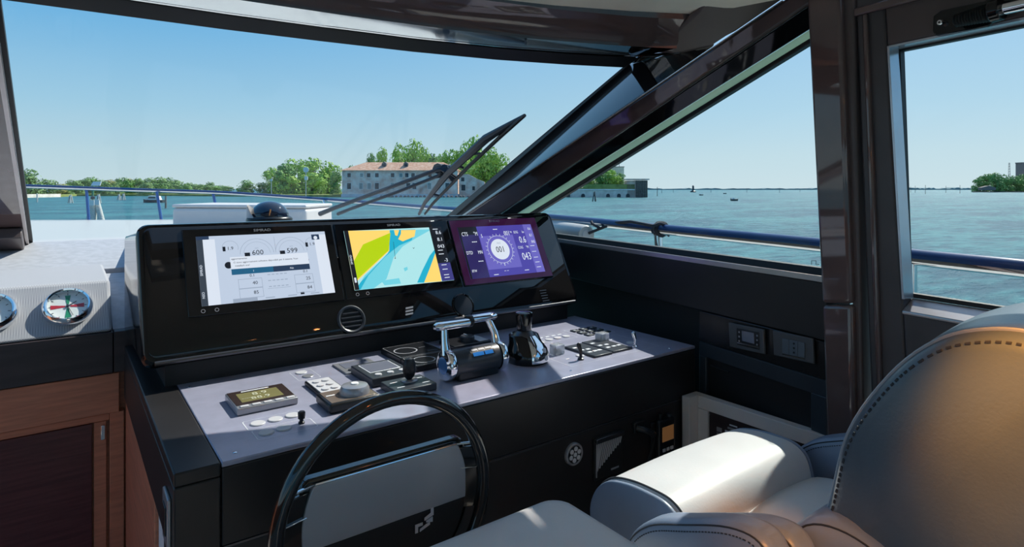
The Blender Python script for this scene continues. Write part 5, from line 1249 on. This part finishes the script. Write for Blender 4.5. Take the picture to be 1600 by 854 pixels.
# ---- quay to the right with tunnels, wall block and timber head
QD = 250.
qy = thing('stone_quay', at(930,yw(QD),QD), 'long pale stone quay with dark drain arches', 'quay')
QA, QB = at(806,HY,QD), at(992,HY,QD); QA.z = QB.z = SEA-.2; QU = (QB-QA).normalized(); QO = V((QU.y,-QU.x,0)); QO = QO if QO.dot(DV) < 0 else -QO
q2z = lambda y: CAM.z-(y-HY)*QD/F
m = MB(); m.prism([QA, QB, QB-QO*5, QA-QO*5], Z*(q2z(297)-SEA+.2)); obj('lower_wall', m, 'stone', qy)
m = MB(); m.prism([V((p.x,p.y,q2z(297))) for p in (QA+QO*.3, QB+QO*.3, QB-QO*5, QA-QO*5)], Z*.5); obj('coping', m, 'plaster', qy)
m = MB(); m.prism([V((p.x,p.y,q2z(297)+.5)) for p in (QA, QB, QB-QO*30, QA-QO*30)], Z*(q2z(287.5)-q2z(295))); obj('grass_bank', m, 'grass', qy)
for x in (888,911,950,967,981,868):
    c_ = onp(x, 305.5, QA+QO*.02, QO); m = MB(); w_ = .75; m.prism([c_-QU*w_-Z*.6, c_+QU*w_-Z*.6, c_+QU*w_+Z*.3, c_+QU*w_*.5+Z*.8, c_-QU*w_*.5+Z*.8, c_-QU*w_+Z*.3], QO*.15); obj('drain_arch', m, 'window_dark', qy)
# timber and brick quay head
hd_ = thing('quay_head', at(1000,yw(QD),QD), 'dark timber clad tower block at the end of the quay', 'building')
m = MB(); c_ = [onp(x, 300, QA, QO) for x in (993,1011)]; c_ = [V((p.x,p.y,SEA-.2)) for p in c_]; m.prism([c_[0]+QO*1, c_[1]+QO*1, c_[1]-QO*6, c_[0]-QO*6], Z*(q2z(281)-SEA)); obj('block', m, 'old_wood', hd_)
for k in range(6):
    p = c_[0]+(c_[1]-c_[0])*(k+.5)/6+QO*1.05; m = MB(); m.prism([p-QU*.12, p+QU*.12, p+QU*.12+QO*.2, p-QU*.12+QO*.2], Z*(q2z(281)-SEA)); obj('timber', m, 'bark', hd_)
m = MB(); p0, p1 = c_[0]-QU*4+QO*1.4, c_[1]+QU*.7+QO*1.4; m.prism([V((p.x,p.y,q2z(281))) for p in (p0, p1, p1-QO*8, p0-QO*8)], Z*.5); obj('roof_slab', m, 'brick_wall', hd_)
m = MB(); p0, p1 = c_[0]-QU*3.5, c_[0]; m.prism([V((p.x,p.y,SEA)) for p in (p0, p1, p1-QO*6, p0-QO*6)], Z*(q2z(282)-SEA)); obj('brick_return', m, 'brick_wall', hd_)
bb = thing('wall_block', at(962,288,QD+24), 'square grey wall block above the quay bushes', 'building')
BD = QD+24; m = MB(); c_ = [at(x, 288, BD) for x in (952,975)]; m.prism([c_[0], c_[1], c_[1]+DV*4, c_[0]+DV*4], Z*(27*BD/F)); obj('wall', m, 'stone', bb)
m = MB(); c_ = [p+Z*(27*BD/F)-DV*.1 for p in c_]; m.prism([c_[0]-QU*.2, c_[1]+QU*.2, c_[1]+DV*4, c_[0]+DV*4], Z*.3); obj('coping', m, 'old_wood', bb)
mk = thing('antenna_mast', at(967.5,262,BD), 'thin antenna mast on the wall block', 'mast')
m = MB(); m.tube([at(967.5,262,BD+1), at(967.5,238,BD+1)], .12, 6); obj('pole', m, 'dark_metal', mk)
for k in range(3): m = MB(); p = at(967.5,240+k*3,BD+1); m.tube([p-RV*.5, p+RV*.5], .05, 5); obj('crossbar', m, 'dark_metal', mk)
GB = 'bushes on the quay'
for px, yt, wd_, mt in ((905,276,22,'leaf_haze'),(922,270,26,'leaf_green'),(938,264,28,'leaf_dark'),(946,261,26,'leaf_green'),(958,265,24,'leaf_green'),(968,269,20,'leaf_dark'),(915,280,18,'leaf_haze'),(888,280,24,'leaf_haze')):
    tree(px, yt, 290, wd_, QD+6, mt, 'rounded green bush growing on the grassy quay', GB, 'shore_bush')

# ---- far lagoon edge and the wooded islet
m = MB()
for a, b, D, h in ((960,1310,2600,7),(1330,1545,2400,8)):
    n_ = 60; top_ = []; rr = random.Random(a)
    for k in range(n_+1):
        x = a+(b-a)*k/n_; p = at(x, HY, D); top_.append((p, h*rr.uniform(.45,1.25)))
    for k in range(n_):
        p, q = top_[k][0], top_[k+1][0]; z0_ = SEA-.5
        m.prism([V((p.x,p.y,z0_)), V((q.x,q.y,z0_)), V((q.x,q.y,z0_+top_[k+1][1])), V((p.x,p.y,z0_+top_[k][1]))], DV*60)
obj('far_shore', m, 'far_land', kind='structure', label='hazy low shore along the horizon', smooth=False)
IDD = 620.
land('islet_ground', [(1519,IDD),(1680,IDD),(1680,IDD+95),(1530,IDD+95)], SEA+.8, 'old_wood', 'dark stony edge of the wooded islet')
for px, yt, wd_, mt in ((1530,277,22,'leaf_dark'),(1542,271,26,'leaf_dark'),(1556,269,28,'leaf_dark'),(1570,271,24,'leaf_dark'),(1584,273,24,'leaf_dark'),(1596,271,26,'leaf_dark'),(1612,272,28,'leaf_dark'),(1632,274,28,'leaf_dark')):
    tree(px, yt, yw(IDD)-.5, wd_, IDD+12, mt, 'dark tree on the wooded islet at the horizon', 'trees on the wooded islet')
t = thing('islet_shed', at(1540,297,IDD+2), 'low brown shed at the water edge of the wooded islet', 'building')
p0, p1 = at(1534,297,IDD+2), at(1556,297,IDD+2); hh = 7*IDD/F; m = MB(); m.prism([p0, p1, p1+Z*hh*.6, (p0+p1)/2+Z*hh, p0+Z*hh*.6], DV*5); obj('shed_body', m, 'old_wood', t, smooth=False)
t = thing('lattice_mast', at(1577,298.6,IDD+62), 'lattice mast rising from the wooded islet', 'mast')
for dx in (-1,1): m = MB(); m.tube([at(1577+dx*1.9,298.6,IDD+62), at(1577+dx*.8,254,IDD+62)], .22, 5); obj('leg', m, 'dark_metal', t)
for k in range(5): m = MB(); m.tube([at(1576,273-4*k,IDD+62), at(1578,271-4*k,IDD+62)], .18, 5); obj('brace', m, 'dark_metal', t)
t = thing('islet_tower', at(1602,298.5,IDD+75), 'red brown brick tower behind the islet trees', 'building')
m = MB(); p0, p1 = at(1597,298.5,IDD+75), at(1618,298.5,IDD+75); m.prism([p0, p1, p1+DV*9, p0+DV*9], Z*(43.5*(IDD+75)/F)); obj('shaft', m, 'far_tower', t)
m = MB(); q = [p+Z*(43.5*(IDD+75)/F) for p in (p0-RV*.5, p1+RV*.5, p1+RV*.5+DV*9, p0-RV*.5+DV*9)]; m.prism(q, Z*1.2); obj('cornice', m, 'far_tower', t)

# ---- channel posts
def bricola(px, ytop, D, mt='old_wood', n_=3, label='', grp='mooring posts in the channel', spread=.6):
    b_ = at(px, yw(D), D); t = thing('channel_post', b_, label, 'post', grp)
    H_ = (yw(D)-ytop)*D/F
    for k in range(n_):
        a = 2*math.pi*k/n_+.5; off = V((math.cos(a), math.sin(a), 0))*spread*(0 if n_ == 1 else 1)
        m = MB(); m.tube([b_+off-Z*.4, b_+off*.25+Z*H_*(1-.06*k)], [.17,.14], 8); obj('timber', m, mt, t)
    if n_ > 1: m = MB(); m.tube([b_+Z*H_*.62-V((.2,0,0)), b_+Z*H_*.62+V((.2,0,0))], .3, 8); obj('binding', m, 'dark_metal', t)
    return t
for px, yt, D in ((110,304,150),(154,303,150),(186,303,190),(193,302,190)): bricola(px, yt, D, 'pale_wood', 3, 'pale timber channel marker standing off the left shore')
bricola(259,306,110,'old_wood',1,'single dark stake in the water left of the bow'); bricola(58,302,160,'pale_wood',1,'single pale stake near the left quay')
bricola(929,299,170,'old_wood',3,'dark three legged channel marker in front of the quay'); bricola(1027,292,300,'old_wood',1,'lone dark post just off the quay head')
for px, yt, D in ((1034,296,520),(1052,297,600),(1111,296,600),(1167,296,600),(1218,295,560),(1250,297,700),(1430,292,520),(1446,291,420),(1478,292,560),(1500,291,480),(1423,293,600)): bricola(px, yt-2, D, 'old_wood', 1, 'small dark post far off near the horizon', 'far channel posts')
# light beacon post close to the bow
bD = 62.; t = thing('light_beacon', at(146,yw(bD),bD), 'white three legged light beacon with signs and solar panel', 'beacon')
for (xa, xb) in ((146,147),(160,151),(138,145)):
    m = MB(); m.tube([at(xa,yw(bD)+1,bD), at(xb,312,bD)], [.30,.24], 10); obj('pile', m, 'pale_wood', t)
m = MB(); m.tube([at(145,318,bD), at(145,284,bD)], .10, 8); obj('mast', m, 'sign_green', t)
m = MB(); p = at(141.5,290,bD-.5); m.prism([p, p+RV*.95, p+RV*.88+Z*.42+DV*.3, p+RV*.06+Z*.42+DV*.3], DV*.06); obj('solar_panel', m, 'boat_white', t)
for x_, y_ in ((143,317),(151,316)):
    p = at(x_-3.5,y_+4,bD-.6); m = MB(); m.prism([p, p+RV*.48, p+RV*.48+Z*.55, p+Z*.55], DV*.05); sg = obj('sign_board', m, 'boat_white', t)
m = MB(); m.lathe([(.20,0),(.20,.25),(.0001,.35)], at(145,311,bD-.3), Z, 10); obj('lamp', m, 'dark_metal', t)
# signal poles near the left clump
for px, yt, D, lab in ((478,263,240,'white signal pole with round disc and box in front of the trees'),(424,279,240,'slim white lamp pole on the shore by the trees')):
    t = thing('signal_pole', at(px,yw(D),D), lab, 'pole'); m = MB(); m.tube([at(px,yw(D),D), at(px,yt,D)], .14, 6); obj('pole', m, 'pale_wood', t)
    m = MB(); m.lathe([(1.1 if yt < 270 else .5,-.1),(1.1 if yt < 270 else .5,.1)], at(px,yt+2,D), DV, 20); obj('disc', m, 'boat_white', t)
    if yt < 270: m = MB(); p = at(px-2.5,281,D-.5); m.prism([p, p+RV*1.3, p+RV*1.3+Z*1.4, p+Z*1.4], DV*.4); obj('box', m, 'boat_white', t)
# ---- boats
def hull(t, c, L, B, H, dirv, mt):
    d_ = V(dirv).normalized(); s_ = V((d_.y,-d_.x,0)); rows = []
    for f_, w_, z_ in ((-.5,.75,0),(-.3,1,0),(.1,1,0),(.35,.6,.1),(.5,.04,.25)):
        rows.append([c+d_*L*f_+s_*B*.5*w_*k+Z*(H*(1+z_) if a else 0) for k, a in ((-1,1),(-.75,0),(.75,0),(1,1))])
    m = MB(); g = m.grid(rows, True); m.bm.faces.new(g[0][::-1]); m.bm.faces.new(g[-1]); return obj('hull', m, mt, t)
D = 155.; t = thing('passenger_boat', at(240,yw(D),D), 'white cabin boat with dark hull and orange deck gear by the left shore', 'boat'); c_ = at(240,yw(D),D); c_.z = SEA-.05
hull(t, c_, 5.2, 1.9, .75, -RV, 'boat_dark')
m = MB(); p = c_-RV*1.6+Z*.75-DV*.7; m.prism([p, p+RV*3.4, p+RV*3.0+Z*1.0, p+RV*.7+Z*1.1], DV*1.4); cbn = obj('cabin', m, 'boat_white', t)
m = MB(); p = c_-RV*1.0+Z*1.15-DV*.75; m.prism([p, p+RV*2.0, p+RV*1.8+Z*.4, p+RV*.2+Z*.4], DV*.05); obj('cabin_window', m, 'window_dark', cbn)
m = MB(); p = c_+RV*1.2+Z*1.0; m.ball(p, (.45,.35,.35), 8); obj('deck_gear', m, 'boat_red', t); m = MB(); m.tube([c_+Z*1.8, c_+Z*2.9], .05, 6); obj('mast', m, 'dark_metal', t)
def small_boat(px, D, L, lab, person=True):
    t = thing('motor_boat', at(px,yw(D),D), lab, 'boat'); c_ = at(px,yw(D),D); c_.z = SEA-.05; hull(t, c_, L, L*.4, L*.2, RV+DV*.5, 'boat_dark')
    m = MB(); p = c_-RV*L*.15+Z*L*.2; m.prism([p-RV*L*.12-DV*L*.1, p+RV*L*.1-DV*L*.1, p+RV*L*.1+DV*L*.1, p-RV*L*.12+DV*L*.1], Z*L*.14); obj('console', m, 'boat_white' if L > 2 else 'boat_dark', t)
    m = MB(); m.tube([p-RV*L*.25, p-RV*L*.27+Z*L*.12], L*.04, 6); obj('outboard_motor', m, 'dark_metal', t)
small_boat(1148,178.,2.7,'small dark motor boat crossing the open lagoon'); small_boat(1096,330.,2.6,'tiny dark skiff low on the water off the quay head'); small_boat(1133,430.,2.8,'tiny distant boat near the lagoon horizon')
D = 640.; t = thing('channel_buoy', at(1083,yw(D),D), 'dark tower buoy at the horizon', 'buoy'); c_ = at(1083,yw(D),D)
m = MB(); m.lathe([(3.0,-.3),(3.0,1.0),(1.2,2.0),(.9,6.0),(1.2,6.2),(.6,7.0),(.0001,7.6)], c_, seg=14); obj('float', m, 'boat_dark', t)
